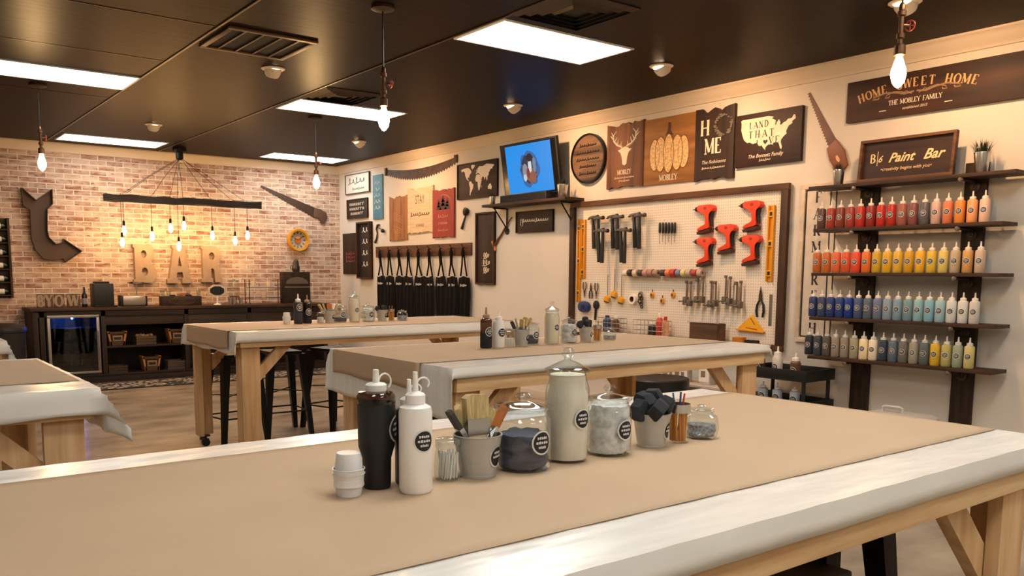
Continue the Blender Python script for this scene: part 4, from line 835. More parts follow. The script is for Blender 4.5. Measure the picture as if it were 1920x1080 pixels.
letters(t, pump, mat('pumpkin_cream', 'd8b27a', .6, var=.3, vs=(45, 45, 45)), 'pumpkin')
letters(t, lambda m: [m.tube([(w*1.15*(cx+rx*math.cos(2*PI*i/28)), -h*.05+h*(.29-.025*k)*math.sin(2*PI*i/28), z+.0008+.002*(2-k)) for i in range(28)], .0035, 4, closed=True) for cx, rx, k in ((-.235, .085, 2), (.235, .085, 2), (-.135, .09, 1), (.135, .09, 1), (0, .085, 0))], mat('pumpkin_rib', '7a5226', .6), 'pumpkin_ribs')
letters(t, lambda m: m.prism([(-w*.07, h*.22), (w*.08, h*.22), (w*.03, h*.28), (w*.03, h*.4), (-w*.02, h*.42), (-w*.03, h*.3)], z, z+.001), mat('stem_brown', '4a2a16', .6), 'stem')
letters(t, lambda m: serif(m, 'MOBLEY', 0, -h*.45, h*.085, z, sx=.9), LET)
t, w, h, z = board('wall_sign', 'tall dark sign reading HOME in big cream letters with a wreath', 'sign', (1303, 206, 340, 1376, 195, 334), SIGNDY, th=.035, ragged=True, group=SG)
letters(t, lambda m: [serif(m, 'H', -w*.23, h*.13, h*.2, z, th=.2), serif(m, 'ME', -w*.02, -h*.13, h*.2, z, th=.19, sx=.86), text(m, 'The Robinsons', 0, -h*.27, h*.07, z, ex=0, shear=.3), cursive(m, 0, -h*.34, w*.6, .03, z, r=.0025)])
mb = MB(); rd = random.Random(3)
for i in range(70): a = rd.uniform(0, 2*PI); r_ = w*.2*rd.uniform(.85, 1.15); mb.ball((w*.24+r_*math.cos(a), h*.24+r_*math.sin(a), z+.004), (.014, .009, .005), 6)
mb.build('wreath', mat('wreath_grey', '6a6258', .8), t)
t, w, h, z = board('wall_sign', 'very dark sign with a cream map of the country lettered LAND THAT LOVE', 'sign', (1378, 219, 314, 1503, 197, 302), wood('land_board', '35190f', '220f0a', 'x', k=.6), th=.035, group=SG)
US = [(-124.7, 48.4), (-124, 46), (-124.3, 42), (-122.5, 37.7), (-120.6, 34.5), (-117.2, 32.5), (-114.7, 32.7), (-111, 31.3), (-108.2, 31.7), (-106.5, 31.8), (-104.5, 29.6), (-103, 29), (-101.5, 29.8), (-99.5, 27.5), (-97.3, 25.9), (-97.2, 27.8), (-94.7, 29.4), (-91.5, 29.4), (-89.3, 29), (-89.5, 30.3), (-86, 30.4), (-84, 30), (-82.8, 28.5), (-81.8, 26), (-80.5, 25.2), (-80, 27), (-81.3, 30), (-81, 31.8), (-78.5, 33.9), (-75.7, 35.3), (-76.3, 37), (-74, 40.3), (-70.2, 41.8), (-70.7, 43), (-67, 44.8), (-67.8, 47.1), (-69.2, 47.4), (-71, 45.2), (-75, 45), (-76.5, 43.7), (-79, 43.2), (-81.5, 41.8), (-83.2, 42.2), (-82.5, 43.5), (-84, 45.8), (-86.3, 43.8), (-87, 41.7), (-87.8, 42.8), (-87.2, 45.2), (-90.5, 46.8), (-92, 46.8), (-89.7, 48), (-95, 49), (-123, 49)]
letters(t, lambda m: m.prism([((x+96)*w*.0142, (y_-37.2)*h*.0272+h*.08) for x, y_ in US], z-.0005, z+.001), CREAM, 'country_map')
letters(t, lambda m: [serif(m, 'LAND', -w*.12, h*.21, h*.12, z+.0015, sp=.2), serif(m, 'THAT', -w*.07, h*.03, h*.13, z+.0015, sp=.45), serif(m, 'L', -w*.13, -h*.14, h*.12, z+.0015), serif(m, 'VE', w*.12, -h*.12, h*.13, z+.0015, sp=.3), serif(m, 'I', w*.2, h*.22, h*.1, z+.0015)], LETD, 'map_lettering')
def heart(m, cx, cy, s, z):
    m.prism([(cx+s*16*math.sin(a)**3/16, cy+s*(13*math.cos(a)-5*math.cos(2*a)-2*math.cos(3*a)-math.cos(4*a))/16) for a in [2*PI*i/24 for i in range(24)]], z, z+.0008)
letters(t, lambda m: heart(m, -w*.02, -h*.07, h*.05, z+.0015), LETD, 'heart')
letters(t, lambda m: [text(m, 'The Bennett Family', -w*.02, -h*.35, h*.1, z, ex=0, shear=.25, off=.01), cursive(m, -w*.02, -h*.42, w*.18, .03, z, r=.003)])
# long home sign
t, w, h, z = board('wall_sign', 'long dark HOME SWEET HOME sign running out of the photo at top right', 'sign', (1588, 155, 232, 1946, 91, 178), wood('home_sweet_board', '4a2a1a', '1f110b', 'x', k=.35), th=.035, group=SG)
def arch(m):
    s = 'HOME SWEET HOME'; n = len(s)
    for i, c in enumerate(s):
        u = (i-(n-1)/2)/((n-1)/2); M = Matrix.Translation((-w*.10+u*w*.31, h*(.24-.18*u*u), 0)) @ Matrix.Rotation(-u*.32, 4, 'Z'); 
        if c != ' ': serif(m, c, 0, -.5*h*.2, h*.2, z, M=M, th=.22)
letters(t, arch, mat('gold_cream', 'c8a06a', .6))
def flour(m):
    for s in (-1, 1): 
        for q, k in ((.006, 1), (.004, .7)): m.tube([(-w*.1+s*w*k*x, h*y_, z) for x, y_ in ((.01, .03), (.06, .0), (.11, .06), (.17, .09), (.23, .03), (.24, -.03), (.21, -.03), (.205, .01))], q, 4)
        m.tube([(-w*.1+s*w*x, h*y_, z) for x, y_ in ((.02, -.02), (.05, .06), (.08, .03), (.05, .0))], .004, 4)
letters(t, flour, mat('flourish', 'a88c70', .6), 'flourish')
letters(t, lambda m: [serif(m, 'THE MOBLEY FAMILY'.replace('G', 'C'), -w*.10, -h*.22, h*.11, z, sx=.95), text(m, 'established 2015', -w*.1, -h*.36, h*.09, z, ex=0, shear=.3), seg2(m, w*.06, -h*.33, w*.1, -h*.33, .006, z), seg2(m, -w*.3, -h*.33, -w*.26, -h*.33, .006, z)], LET, 'family_lettering')
# one-man saw
a, b = onx(1517, 175), onx(1575, 300); t = wthing('hand_saw', 'long old hand saw hanging point up, its orange brown handle behind the pot', 'saw', (a.y+b.y)/2, (a.z+b.z)/2, .003)
dx, dy = (a.y-b.y), -(a.z-b.z); Ls = math.hypot(dx, dy); M = Matrix.Rotation(math.atan2(dy, dx), 4, 'Z')
mb = MB(); n = 40; mb.prism([(-Ls/2, .012)]+[(Ls/2-.12, .045)]+[(Ls/2-.12-(Ls-.12)*i/n, -.045+.03*i/n+(.012 if i % 2 else 0)) for i in range(n+1)], 0, .003, M=M); mb.build('saw_blade', mat('brown_saw_blade', '55382a', .5, metal=.25, var=.25, vs=(8, 8, 8)), t)
mb = MB(); mb.prism([(Ls/2-.16, .05), (Ls/2-.04, .075), (Ls/2+.08, .05), (Ls/2+.1, .0), (Ls/2+.07, -.06), (Ls/2-.04, -.07), (Ls/2-.14, -.05)], .0035, .022, M=M, b=.005); hd = mb.build('handle', mat('saw_handle_wood', '7c4526', .5), t)
mb = MB(); mb.lathe([(.03, 0), (.03, .002)], seg=16, M=M @ Matrix.Translation((Ls/2-.01, 0, .0222)) @ Matrix.Diagonal((1, .45, 1, 1))); mb.build('handle_grip_hole', mat('grip_hole_pale', 'd8a878', .6), hd)
# ------------------------------------------------------------------ PEGBOARD
def pegmat():
    m = mat('pegboard_panel', 'e6dccd', .5); nt = m.node_tree; N = nt.nodes; L = nt.links; b = N['Principled BSDF']
    tc = N.new('ShaderNodeTexCoord'); vm = N.new('ShaderNodeVectorMath'); vm.operation = 'SCALE'; vm.inputs['Scale'].default_value = 1/.0254; L.new(tc.outputs['Object'], vm.inputs[0])
    fr = N.new('ShaderNodeVectorMath'); fr.operation = 'FRACTION'; L.new(vm.outputs[0], fr.inputs[0])
    sb = N.new('ShaderNodeVectorMath'); sb.operation = 'SUBTRACT'; sb.inputs[1].default_value = (.5, .5, 0); L.new(fr.outputs[0], sb.inputs[0])
    ml = N.new('ShaderNodeVectorMath'); ml.operation = 'MULTIPLY'; ml.inputs[1].default_value = (1, 1, 0); L.new(sb.outputs[0], ml.inputs[0])
    ln = N.new('ShaderNodeVectorMath'); ln.operation = 'LENGTH'; L.new(ml.outputs[0], ln.inputs[0])
    lt = N.new('ShaderNodeMath'); lt.operation = 'LESS_THAN'; lt.inputs[1].default_value = .13; L.new(ln.outputs['Value'], lt.inputs[0])
    mx = N.new('ShaderNodeMix'); mx.data_type = 'RGBA'; mx.inputs[6].default_value = lin('e2d8c8'); mx.inputs[7].default_value = lin('6a5a4c'); L.new(lt.outputs[0], mx.inputs[0]); L.new(mx.outputs[2], b.inputs['Base Color'])
    return m
PY0, PY1, PZ0, PZ1 = 4.35, 7.09, H-.66, H+.77          # y near, y far, bottom, top
t = wthing('pegboard', 'large white pegboard in a dark wooden frame hung with tools', 'pegboard', (PY0+PY1)/2, (PZ0+PZ1)/2, .001); PW, PH = (PY1-PY0)/2, (PZ1-PZ0)/2
mb = MB(); mb.box(-PW+.01, PW-.01, -PH+.01, PH-.01, .008, .014); mb.build('perforated_panel', pegmat(), t)
for s in (-1, 1): mb = MB(); mb.box(-PW, PW, s*(PH-.0275)-.0275, s*(PH-.0275)+.0275, .015, .05, b=.003); mb.build('frame_rail', FRAMEX, t)
for s in (-1, 1): mb = MB(); mb.box(s*(PW-.035)-.035, s*(PW-.035)+.035, -PH+.055, PH-.055, .015, .055, b=.003); mb.build('frame_stile', FRAMEY, t)
PX = XW-.016                                              # face of the panel
def on(px, py, off=.02): return onx(px, py, PX-off)
def pt(name, label, cat, p, off=.001, group=None): return thing(name, label, cat, (PX-off, p.y, p.z), RWE, group)
def hook(t, x, y, L=.04, d=0):
    mb = MB(); mb.tube([(x, y, 0), (x, y, L), (x, y+.012, L+.008)], .0025, 5); mb.build('peg_hook', CHROME, t)
# levels
def level(xt, yt, xb, yb, w, label, vis=3):
    a, b = on(xt, yt, .01), on(xb, yb, .01); hh = a.z-b.z; t = pt('spirit_level', label, 'spirit level', (a+b)/2, .001, 'yellow spirit levels'); o = w*.5
    mb = MB(); mb.box(-o, o, -hh/2, hh/2, 0, .004); mb.box(-o, -o+.012, -hh/2, hh/2, .0041, .024, b=.001); mb.box(o-.012, o, -hh/2, hh/2, .0041, .024, b=.001); mb.build('level_body', YELD, t)
    for k in (-1, 0, 1):
        mb = MB(); mb.box(-o+.012, o-.012, k*hh*.39-.028, k*hh*.39+.028, .0045, .022, b=.002); v = mb.build('vial_block', YEL, t)
        mb = MB(); mb.box(-.013, .013, k*hh*.39-.016, k*hh*.39+.016, .0222, .0232); mb.build('vial', BLACKP, v)
level(1087, 411, 1085, 566, .05, 'longest yellow spirit level, tight against the left edge of the pegboard frame')
level(1096, 412, 1092, 522, .06, 'orange yellow spirit level left of the hammers, second from the pegboard edge')
level(1448, 385, 1442, 528, .062, 'yellow spirit level at the right end of the pegboard beside the drills')
# hammers
def hammer(p, off, label, hl=.33, rot=0):
    t = pt('claw_hammer', label, 'hammer', p, off, 'claw hammers on the pegboard'); t.rotation_euler = (RWE.to_matrix() @ Matrix.Rotation(rot, 3, 'Z')).to_euler()
    mb = MB(); mb.prism([(.065, -.014), (.065, .014), (.035, .012), (.025, .017), (-.02, .016), (-.05, .01), (-.08, -.014), (-.07, -.016), (-.045, -.004), (-.02, -.012), (.025, -.014), (.035, -.011)], .0, .026, b=.003); mb.lathe([(.02, -.012), (.02, .012)], seg=14, M=Matrix.Translation((.068, 0, .013)) @ Matrix.Rotation(PI/2, 4, 'Y')); mb.build('hammer_head', mat('hammer_steel', '57524e', .4, metal=.9), t)
    mb = MB(); mb.prism([(-.011, .0), (.013, .0), (.013, -hl*.45), (.019, -hl*.52), (.019, -hl), (-.019, -hl), (-.017, -hl*.55), (-.011, -hl*.45)], .003, .026, b=.004); mb.build('grip', mat('black_rubber', '191a1d', .55), t)
HN = ['upper left', 'upper middle', 'upper right']
for i, (px, py) in enumerate([(1114, 408), (1150, 406), (1191, 403)]):
    for j in range(2): hammer(on(px+j*10-3, py+j, .03+.035*j), .012+.034*j, '{} hammer of the {} hook among the claw hammers'.format(['back', 'front'][j], HN[i]), rot=.08-.05*j)
for i, (px, py) in enumerate([(1124, 432), (1166, 431)]):
    for j in range(2): hammer(on(px+j*8-2, py+j, .1+.035*j), .012+.034*j+.075, '{} hammer of the {} hook in the lower row of claw hammers'.format(['back', 'front'][j], ['left', 'right'][i]), rot=.06-.07*j)
# screwdrivers in a cluster
for i in range(6):
    p = on(1237+i*5.6, 427, .03); t = pt('screwdriver', '{} black handled screwdriver from the left in the row left of the drills'.format(ORD[i+1]), 'screwdriver', p, .012, 'black handled screwdrivers')
    mb = MB(); M = Matrix.Translation((0, 0, .016)) @ Matrix.Rotation(PI/2, 4, 'X'); mb.lathe([(.0, -.052), (.009, -.05), (.0125, -.035), (.0125, .03), (.009, .05), (.006, .053)], seg=10, M=M, cap=False); mb.build('grip', BLACKP, t)
    mb = MB(); mb.tube([(0, -.053, .016), (0, -.16+.02*(i % 2), .016)], .003, 6); mb.build('shank', STEEL, t)
# drills
def drill(px, py, label, k=1.0):
    p = on(px, py, .04); t = pt('cordless_drill', label, 'drill', p, .001, 'orange red cordless drills')
    mb = MB(); mb.prism([(-.07, .095), (-.055, .118), (.07, .122), (.105, .11), (.118, .085), (.108, .06), (.075, .05), (.064, .03), (.064, -.01), (.078, -.06), (.076, -.088), (.06, -.098), (-.055, -.12), (-.066, -.105), (-.05, -.088), (.012, -.072), (.036, -.058), (.038, -.03), (.026, .01), (.012, .04), (-.03, .054), (-.066, .062)], .0, .062, b=.007); mb.build('housing', RED, t)
    mb = MB(); mb.prism([(.066, .042), (.08, .05), (.1, .056), (.086, .03), (.078, -.0), (.09, -.06), (.088, -.08), (.079, -.078), (.08, -.055), (.067, -.01)], .012, .05, b=.003); mb.build('rubber_grip', BLACKP, t)
    mb = MB(); mb.prism([(-.066, -.125), (.02, -.112), (.088, -.098), (.09, -.13), (-.06, -.15)], .002, .064, b=.006); mb.build('battery', mat('battery_dark', '3a1c16', .5), t)
    mb = MB(); M = Matrix.Translation((-.062, .085, .031)) @ Matrix.Rotation(-PI/2, 4, 'Y'); mb.lathe([(.024, 0), (.025, .02), (.019, .042), (.009, .052), (.004, .055), (.004, .075)], seg=18, M=M); mb.build('chuck', BLACKP, t)
    mb = MB(); mb.prism(arcpts(.025, .088, .018, .014, 0, 360, 16)[:-1], .0622, .0632); mb.build('badge', REDD, t)
    mb = MB(); mb.prism([(-.004, .035), (.012, .042), (.024, .01), (.012, .01)], .02, .042, b=.003); mb.build('trigger', BLACKP, t)
    return t
drill(1320, 409, 'orange red cordless drill, upper left of the five'); drill(1407, 403, 'orange red cordless drill, upper right of the five'); drill(1359, 446, 'orange red cordless drill in the middle of the five')
drill(1319, 470, 'orange red cordless drill, lower left of the five'); drill(1405, 467, 'orange red cordless drill, lower right of the five')
# tape rolls on two rods
for g, (xa, xb, y_, cols) in enumerate([(1175, 1233, 510, ['e8d8c8', '2a2422', 'dcc0a8', '3a3430', 'b88a78', 'a07a68', '9a8070']), (1245, 1316, 510, ['2e2c2c', 'd87850', 'b8342a', '6a8098', 'cfc080', 'b0a090', 'a83a30', 'b89a88'])]):
    a, b = on(xa-6, y_, .05), on(xb+4, y_-1, .05); zc = (a.z+b.z)/2
    t = thing('tape_rod', 'thin steel rod on the pegboard holding the {} group of ribbon rolls'.format(['left', 'right'][g]), 'rod', (PX-.001, (a.y+b.y)/2, zc), RWE)
    hl = (a.y-b.y)/2; mb = MB(); mb.tube([(-hl, 0, 0), (-hl, 0, .05), (hl, 0, .05), (hl, 0, 0)], .004, 6); mb.build('rod', CHROME, t)
    for i, c in enumerate(cols):
        f = (i+.6)/(len(cols)+.2); yy = a.y+(b.y-a.y)*f; wd = abs(a.y-b.y)/len(cols)*.42
        r = thing('ribbon_roll', '{} roll from the left on the {} rod under the {}'.format(ORD[i+1], ['left', 'right'][g], ['hammers', 'drills'][g]), 'ribbon roll', (PX-.051, yy, zc-.012), RWE, 'rolls on the two pegboard rods')
        R = .036+.006*((i*7) % 3)/2; M = Matrix.Rotation(PI/2, 4, 'Y')
        mb = MB(); mb.lathe([(.014, -wd*.9), (R*.93, -wd*.9), (R*.93, wd*.9), (.014, wd*.9), (.014, -wd*.9)], seg=22, M=M, cap=False); mb.build('wound_tape', mat('tape_'+c, c, .5), r)
        mb = MB(); mb.lathe([(.0135, -wd), (R*.5, -wd), (R*.5, -wd*.92)], seg=20, M=M, cap=False); mb.build('core', WHT, r)
# tapes with blades, pliers
for i, (px, py, yt) in enumerate([(1137, 561, 515), (1150, 552, 504), (1163, 563, 515)]):
    p = on(px, py, .03); top = on(px+1, yt, .01); t = pt('tape_measure', 'yellow tape measure with its blade drawn up, {} of the three'.format(['left', 'middle, highest', 'right'][i]), 'tape measure', p, .003, 'yellow tape measures with long blades')
    mb = MB(); M = Matrix.Rotation(-.5, 4, 'Z'); mb.prism([(-.03, -.03), (.03, -.03), (.034, .0), (.02, .03), (-.02, .034), (-.034, .01)], .0, .036, M=M, b=.006); mb.build('case', YEL, t)
    mb = MB(); mb.prism([(-.01, -.04), (.035, -.028), (.03, -.012), (-.012, -.024)], .005, .04, M=M, b=.004); mb.build('rubber_base', mat('tape_brown', '5a3a20', .6), t)
    mb = MB(); mb.box(-.005, .005, .025, top.z-p.z, .012, .0135); mb.build('steel_blade', STEEL, t)
def plier(px, py, s, label, hm, up=1, cat='pliers'):
    p = on(px, py, .02); t = pt('pliers', label, cat, p, .004); k = s*up
    mb = MB()
    for q in (-1, 1): mb.prism([(q*.001, .0), (q*.014*s, .0), (q*.012*s, .03*k), (q*.002, .085*k)], .004+.004*(q > 0), .012+.002*(q > 0), b=.001)
    mb.lathe([(.012*s, .002), (.012*s, .018)], seg=14); mb.build('jaws', mat('plier_steel', '5e4a3c', .4, metal=.8), t)
    for q in (-1, 1): mb = MB(); mb.tube([(q*.006*s, -.008*k, .009), (q*.026*s, -.045*k, .009), (q*.03*s, -.09*k, .009), (q*.022*s, -.13*k, .009)], [.006*s, .008*s, .0085*s, .007*s], 8); mb.build('handle', hm, t)
plier(1095, 547, .8, 'small dull pliers at the far left of the pegboard', mat('brown_rubber', '5a4438', .6), -1); plier(1107, 542, .8, 'small black pliers, middle of the three below the left levels', BLACKP); plier(1117, 549, .8, 'small dull pliers, right of the three below the left levels', mat('brown_rubber', '5a4438', .6), -1)
plier(1425, 560, 1.25, 'large black handled pliers at the lower right of the pegboard', BLACKP)
a, b = on(1446, 552, .01), on(1441, 611, .01); t = pt('steel_ruler', 'narrow steel ruler hanging at the lower right edge of the pegboard', 'ruler', (a+b)/2, .002); mb = MB(); hh = (a.z-b.z)/2; mb.box(-.015, .015, -hh, hh, 0, .002); mb.build('blade', STEEL, t); mb = MB()
for i in range(20): mb.box(-.015, -.008, -hh+hh*2*i/20, -hh+hh*2*i/20+.002, .0021, .0026)
mb.build('graduations', BLACKP, t)
# masking roll and chain
p = on(1185, 561, .04); t = pt('packing_tape_roll', 'wide white tape roll with a brown hollow core beside a dark chain', 'tape roll', p, .002)
mb = MB(); mb.lathe([(.03, 0), (.048, 0), (.05, .045), (.03, .045), (.03, 0)], seg=26, cap=False); mb.build('wound_tape', WHT, t); mb = MB(); mb.lathe([(.0295, 0), (.0295, .044), (.024, .044), (.024, 0)], seg=22, cap=False); mb.build('cardboard_core', mat('core_brown', '6a3e26', .7), t)
p = on(1200, 562, .03); t = pt('hex_key_bundle', 'dark bundle of rings and keys hanging right of the wide white tape roll', 'keys', p, .003)
mb = MB()
for i, (dx, dy, r) in enumerate([(-.01, .04, .022), (.01, .015, .022), (.0, -.015, .025), (.02, -.04, .02), (.03, -.07, .014)]): mb.tube([(dx+r*math.cos(2*PI*k/14), dy+r*math.sin(2*PI*k/14), .015+.004*i) for k in range(14)], .007, 6, closed=True)
mb.build('rings', mat('dark_keys', '4a4642', .4, metal=.6), t)
mb = MB(); mb.tube([(-.03, .05, .02), (-.02, .075, .02), (.01, .08, .02), (.03, .06, .02)], .004, 6); mb.build('carrying_loop', BLACKP, t)
for i, (px, py) in enumerate([(1222, 553), (1241, 564), (1261, 553)]):
    p = on(px, py, .02); t = pt('pocket_tape', 'small yellow and brown pocket tape, {} of the three right of the wide roll'.format(['left', 'middle, lowest', 'right'][i]), 'pocket tape', p, .003, 'small pocket tapes')
    mb = MB(); mb.lathe([(.014, 0), (.026, .002), (.027, .02), (.02, .024)], seg=18, M=Matrix.Diagonal((.8, 1.15, 1, 1))); mb.build('case', YELD, t); mb = MB(); mb.lathe([(.014, .0245), (.014, .026)], seg=14, M=Matrix.Diagonal((.8, 1.15, 1, 1))); mb.build('centre_cap', mat('tape_brown', '5a3a20', .6), t); mb = MB(); mb.tube([(0, .03, .01), (.004, .045, .012), (0, .052, .01)], .005, 6); mb.build('loop', BLACKP, t)
# bar clamps
CL = [(1284, 527, 563), (1294, 528, 568), (1305, 522, 562), (1317, 518, 562), (1330, 527, 570), (1341, 527, 569), (1357, 517, 563), (1368, 519, 566), (1378, 528, 570), (1388, 527, 572)]
CB = mat('clamp_bar', '8a7260', .4, metal=.7); CJ = mat('clamp_jaw', '6e655c', .5, metal=.3)
for i, (px, yt, yb) in enumerate(CL):
    a, b = on(px, yt, .05), on(px, yb, .05); hh = a.z-b.z; t = pt('bar_clamp', '{} small bar clamp from the left in the row of ten'.format(ORD[i+1]), 'clamp', b, .004+.02*(i % 2), 'bar clamps in a row on the pegboard')
    mb = MB(); mb.box(-.009, .009, -.02, hh, .02, .027, b=.001); mb.build('bar', CB, t)
    mb = MB(); mb.prism([(-.018, -.03), (.02, -.03), (.024, .03), (.0, .036), (-.018, .03)], .012, .06, b=.004); mb.build('sliding_jaw', CJ, t)
    mb = MB(); mb.box(-.014, .014, hh-.03, hh, .0275, .055, b=.003) if i % 3 == 2 else mb.box(-.012, .012, hh-.02, hh+.004, .018, .04, b=.003); mb.build('fixed_jaw', CJ, t)
    mb = MB(); mb.tube([(-.006, -.005, .061), (-.03, -.01, .075), (-.035, -.01, .09)], [.006, .008, .009], 8); mb.build('screw_handle', CJ, t)
# blue heat shield, black paddle
p = on(1095, 575, .03); t = pt('blue_tape_dispenser', 'round blue dispenser at the lower left corner of the pegboard', 'dispenser', p, .002)
mb = MB(); mb.prism(arcpts(0, 0, .085, .062, 0, 360, 24)[:-1], .0, .05, b=.012); mb.build('shell', mat('blue_plastic', '23376e', .4), t); mb = MB(); mb.lathe([(.028, .0502), (.026, .056)], seg=18); mb.build('hub', mat('blue_dark', '1a2440', .5), t)
p = on(1115, 572, .03); t = pt('black_scraper', 'black round headed scraper hanging handle down beside the blue dispenser', 'scraper', p, .002)
mb = MB(); mb.prism(arcpts(0, 0, .045, .048, -60, 240, 18), .0, .012, b=.003); mb.build('head', BLACKP, t); mb = MB(); mb.tube([(0, -.04, .009), (-.01, -.16, .009)], [.014, .012], 8); mb.build('handle', BLACKP, t)
# speed square, orange tape, ledge things
a = on(1409, 590, .02); b = on(1382, 616, .02); c = on(1432, 622, .02); cc = (a+b+c)/3; q = [(-(v.y-cc.y), v.z-cc.z) for v in (a, b, c)]
t = pt('speed_square', 'bright yellow triangular speed square at the lower right of the pegboard', 'square', cc, .002)
mb = MB(); mb.prism(q, .004, .014, b=.002); mb.build('plate', YEL, t)
mb = MB(); d = Vector((q[2][0]-q[1][0], q[2][1]-q[1][1])); M = Matrix.Translation((q[1][0], q[1][1], 0)) @ Matrix.Rotation(math.atan2(d.y, d.x), 4, 'Z'); mb.box(-.003, d.length+.003, -.012, .002, .0, .03, b=.002, M=M); mb.build('fence', YELD, t)
mb = MB(); mb.prism([(-.055, -.03), (.075, -.045), (.06, -.033), (-.05, -.024)], .0142, .0148); mb.prism([(-.01, .06), (.0, .062), (.045, .005), (.035, .003)], .0142, .0148); mb.build('slots', mat('square_slot', '8a5010', .6), t)
LZ = onx(1385, 641, XW-.08).z-.005
t = thing('wall_ledge', 'narrow pale ledge below the pegboard partly hidden by the middle table', 'ledge', (XW-.056, (PY0+PY1)/2, LZ)); mb = MB(); mb.box(-.13, .0, -PW+.1, PW-.02, -.02, 0, b=.003); mb.build('board', mat('ledge_white', 'd8ccba', .5), t)
for s in (-1, 0, 1): mb = MB(); mb.prism([(0, -.021), (-.11, -.021), (0, -.12)], s*1.1-.01, s*1.1+.01, M=Matrix(((1, 0, 0, 0), (0, 0, 1, 0), (0, 1, 0, 0), (0, 0, 0, 1)))); mb.build('bracket', BLACK, t)
def led(px, d=.07): return (XW-.056-d, onx(px, 630, XW-.056-d).y, LZ+.0012)
t = thing('orange_tape_block', 'block of orange yellow tape on the ledge under the speed square', 'tape roll', led(1386)); mb = MB(); mb.lathe([(.03, 0), (.06, .002), (.06, .05), (.03, .052), (.03, 0)], seg=24, cap=False); mb.build('wound_tape', mat('orange_tape', 'b8701c', .5), t); mb = MB(); mb.lathe([(.0295, .002), (.0295, .051)], seg=18); mb.build('core', YELD, t)
t = thing('stapler', 'small black stapler on the ledge at the lower right of the pegboard', 'stapler', led(1411)); mb = MB(); mb.box(-.02, .02, -.07, .07, 0, .012, b=.003); mb.build('base', BLACKP, t); mb = MB(); mb.box(-.018, .018, -.065, .07, .0125, .034, b=.006); mb.build('arm', BLACKP, t)
# brown basket
a, b = onx(1301, 602, XW-.12), onx(1357, 602, XW-.12); t = thing('wooden_bin', 'open brown wooden bin hanging low on the pegboard under the clamps', 'bin', (XW-.056-.078, (a.y+b.y)/2, LZ+.0012)); wd = (a.y-b.y)/2*.93
mb = MB(); mb.box(-.06, .06, -wd, wd, 0, .012); mb.box(-.06, -.052, -wd, wd, .0121, .16, b=.002); mb.box(.052, .06, -wd, wd, .0121, .16, b=.002); mb.box(-.0519, .0519, -wd, -wd+.01, .0121, .16); mb.box(-.0519, .0519, wd-.01, wd, .0121, .16); mb.build('box', wood('bin_wood', '6a4a30', '3a281a', 'y', k=.6), t)
mb = MB(); mb.tube([(-.064, -wd-.02, .165), (-.064, wd+.02, .165)], .005, 6); mb.build('front_wire', STEEL, t)
# wire baskets
for i, (xa, xb) in enumerate([(1128, 1172), (1198, 1256)]):
    a, b = onx(xa, 598, XW-.1), onx(xb, 598, XW-.1); t = thing('wire_basket', 'steel wire basket on the pegboard behind the {}'.format(['jar at the end of the middle row', 'red spray bottle'][i]), 'wire basket', (XW-.056-.068, (a.y+b.y)/2, LZ+.0012)); wd = (a.y-b.y)/2
    mb = MB()
    for z_ in (.004, .05, .1, .15): mb.tube([(-.055, -wd, z_), (.05, -wd, z_), (.05, wd, z_), (-.055, wd, z_)], .003, 5, closed=True)
    for k in range(9): yy = -wd+2*wd*k/8; mb.tube([(-.055, yy, .15), (-.055, yy, .004), (.05, yy, .004), (.05, yy, .15)], .0022, 4)
    mb.build('wire_cage', STEEL, t)
def can_(px, d, h, r, label, bm_, cm, name='spray_can', cat='can', sq=False):
    p = led(px, d); t = thing(name, label, cat, (p[0], p[1], p[2]+.006))
    mb = MB(); mb.lathe([(r*.95, 0), (r, .004), (r, h*.7), (r*.6, h*.8)], seg=18); mb.build('body', bm_, t); mb = MB(); mb.lathe([(r*.5, h*.8), (r*.55, h*.82), (r*.5, h*.97), (r*.3, h)], seg=16); mb.build('cap', cm, t); return t
can_(1138, .07, .17, .045, 'blue bottle in the left wire basket on the pegboard', mat('blue_bottle', '3a5578', .4), mat('navy_cap', '1f2c50', .4))
can_(1154, .075, .17, .036, 'brown bottle with a white cap beside the blue one', mat('brown_bottle', '6a5040', .5), WHT)
can_(1236, .07, .22, .034, 'red and white spray bottle standing at the pegboard', mat('red_bottle', 'c8402a', .45), WHT)
can_(1247, .075, .19, .034, 'pale orange tube standing right of the red and white bottle', mat('pale_orange_tube', 'd8a078', .5), mat('red_cap', 'b03424', .4))
can_(1222, .075, .13, .04, 'small dark and white pot left of the red and white bottle', mat('pot_dark', '3a3a3a', .5), WHT)
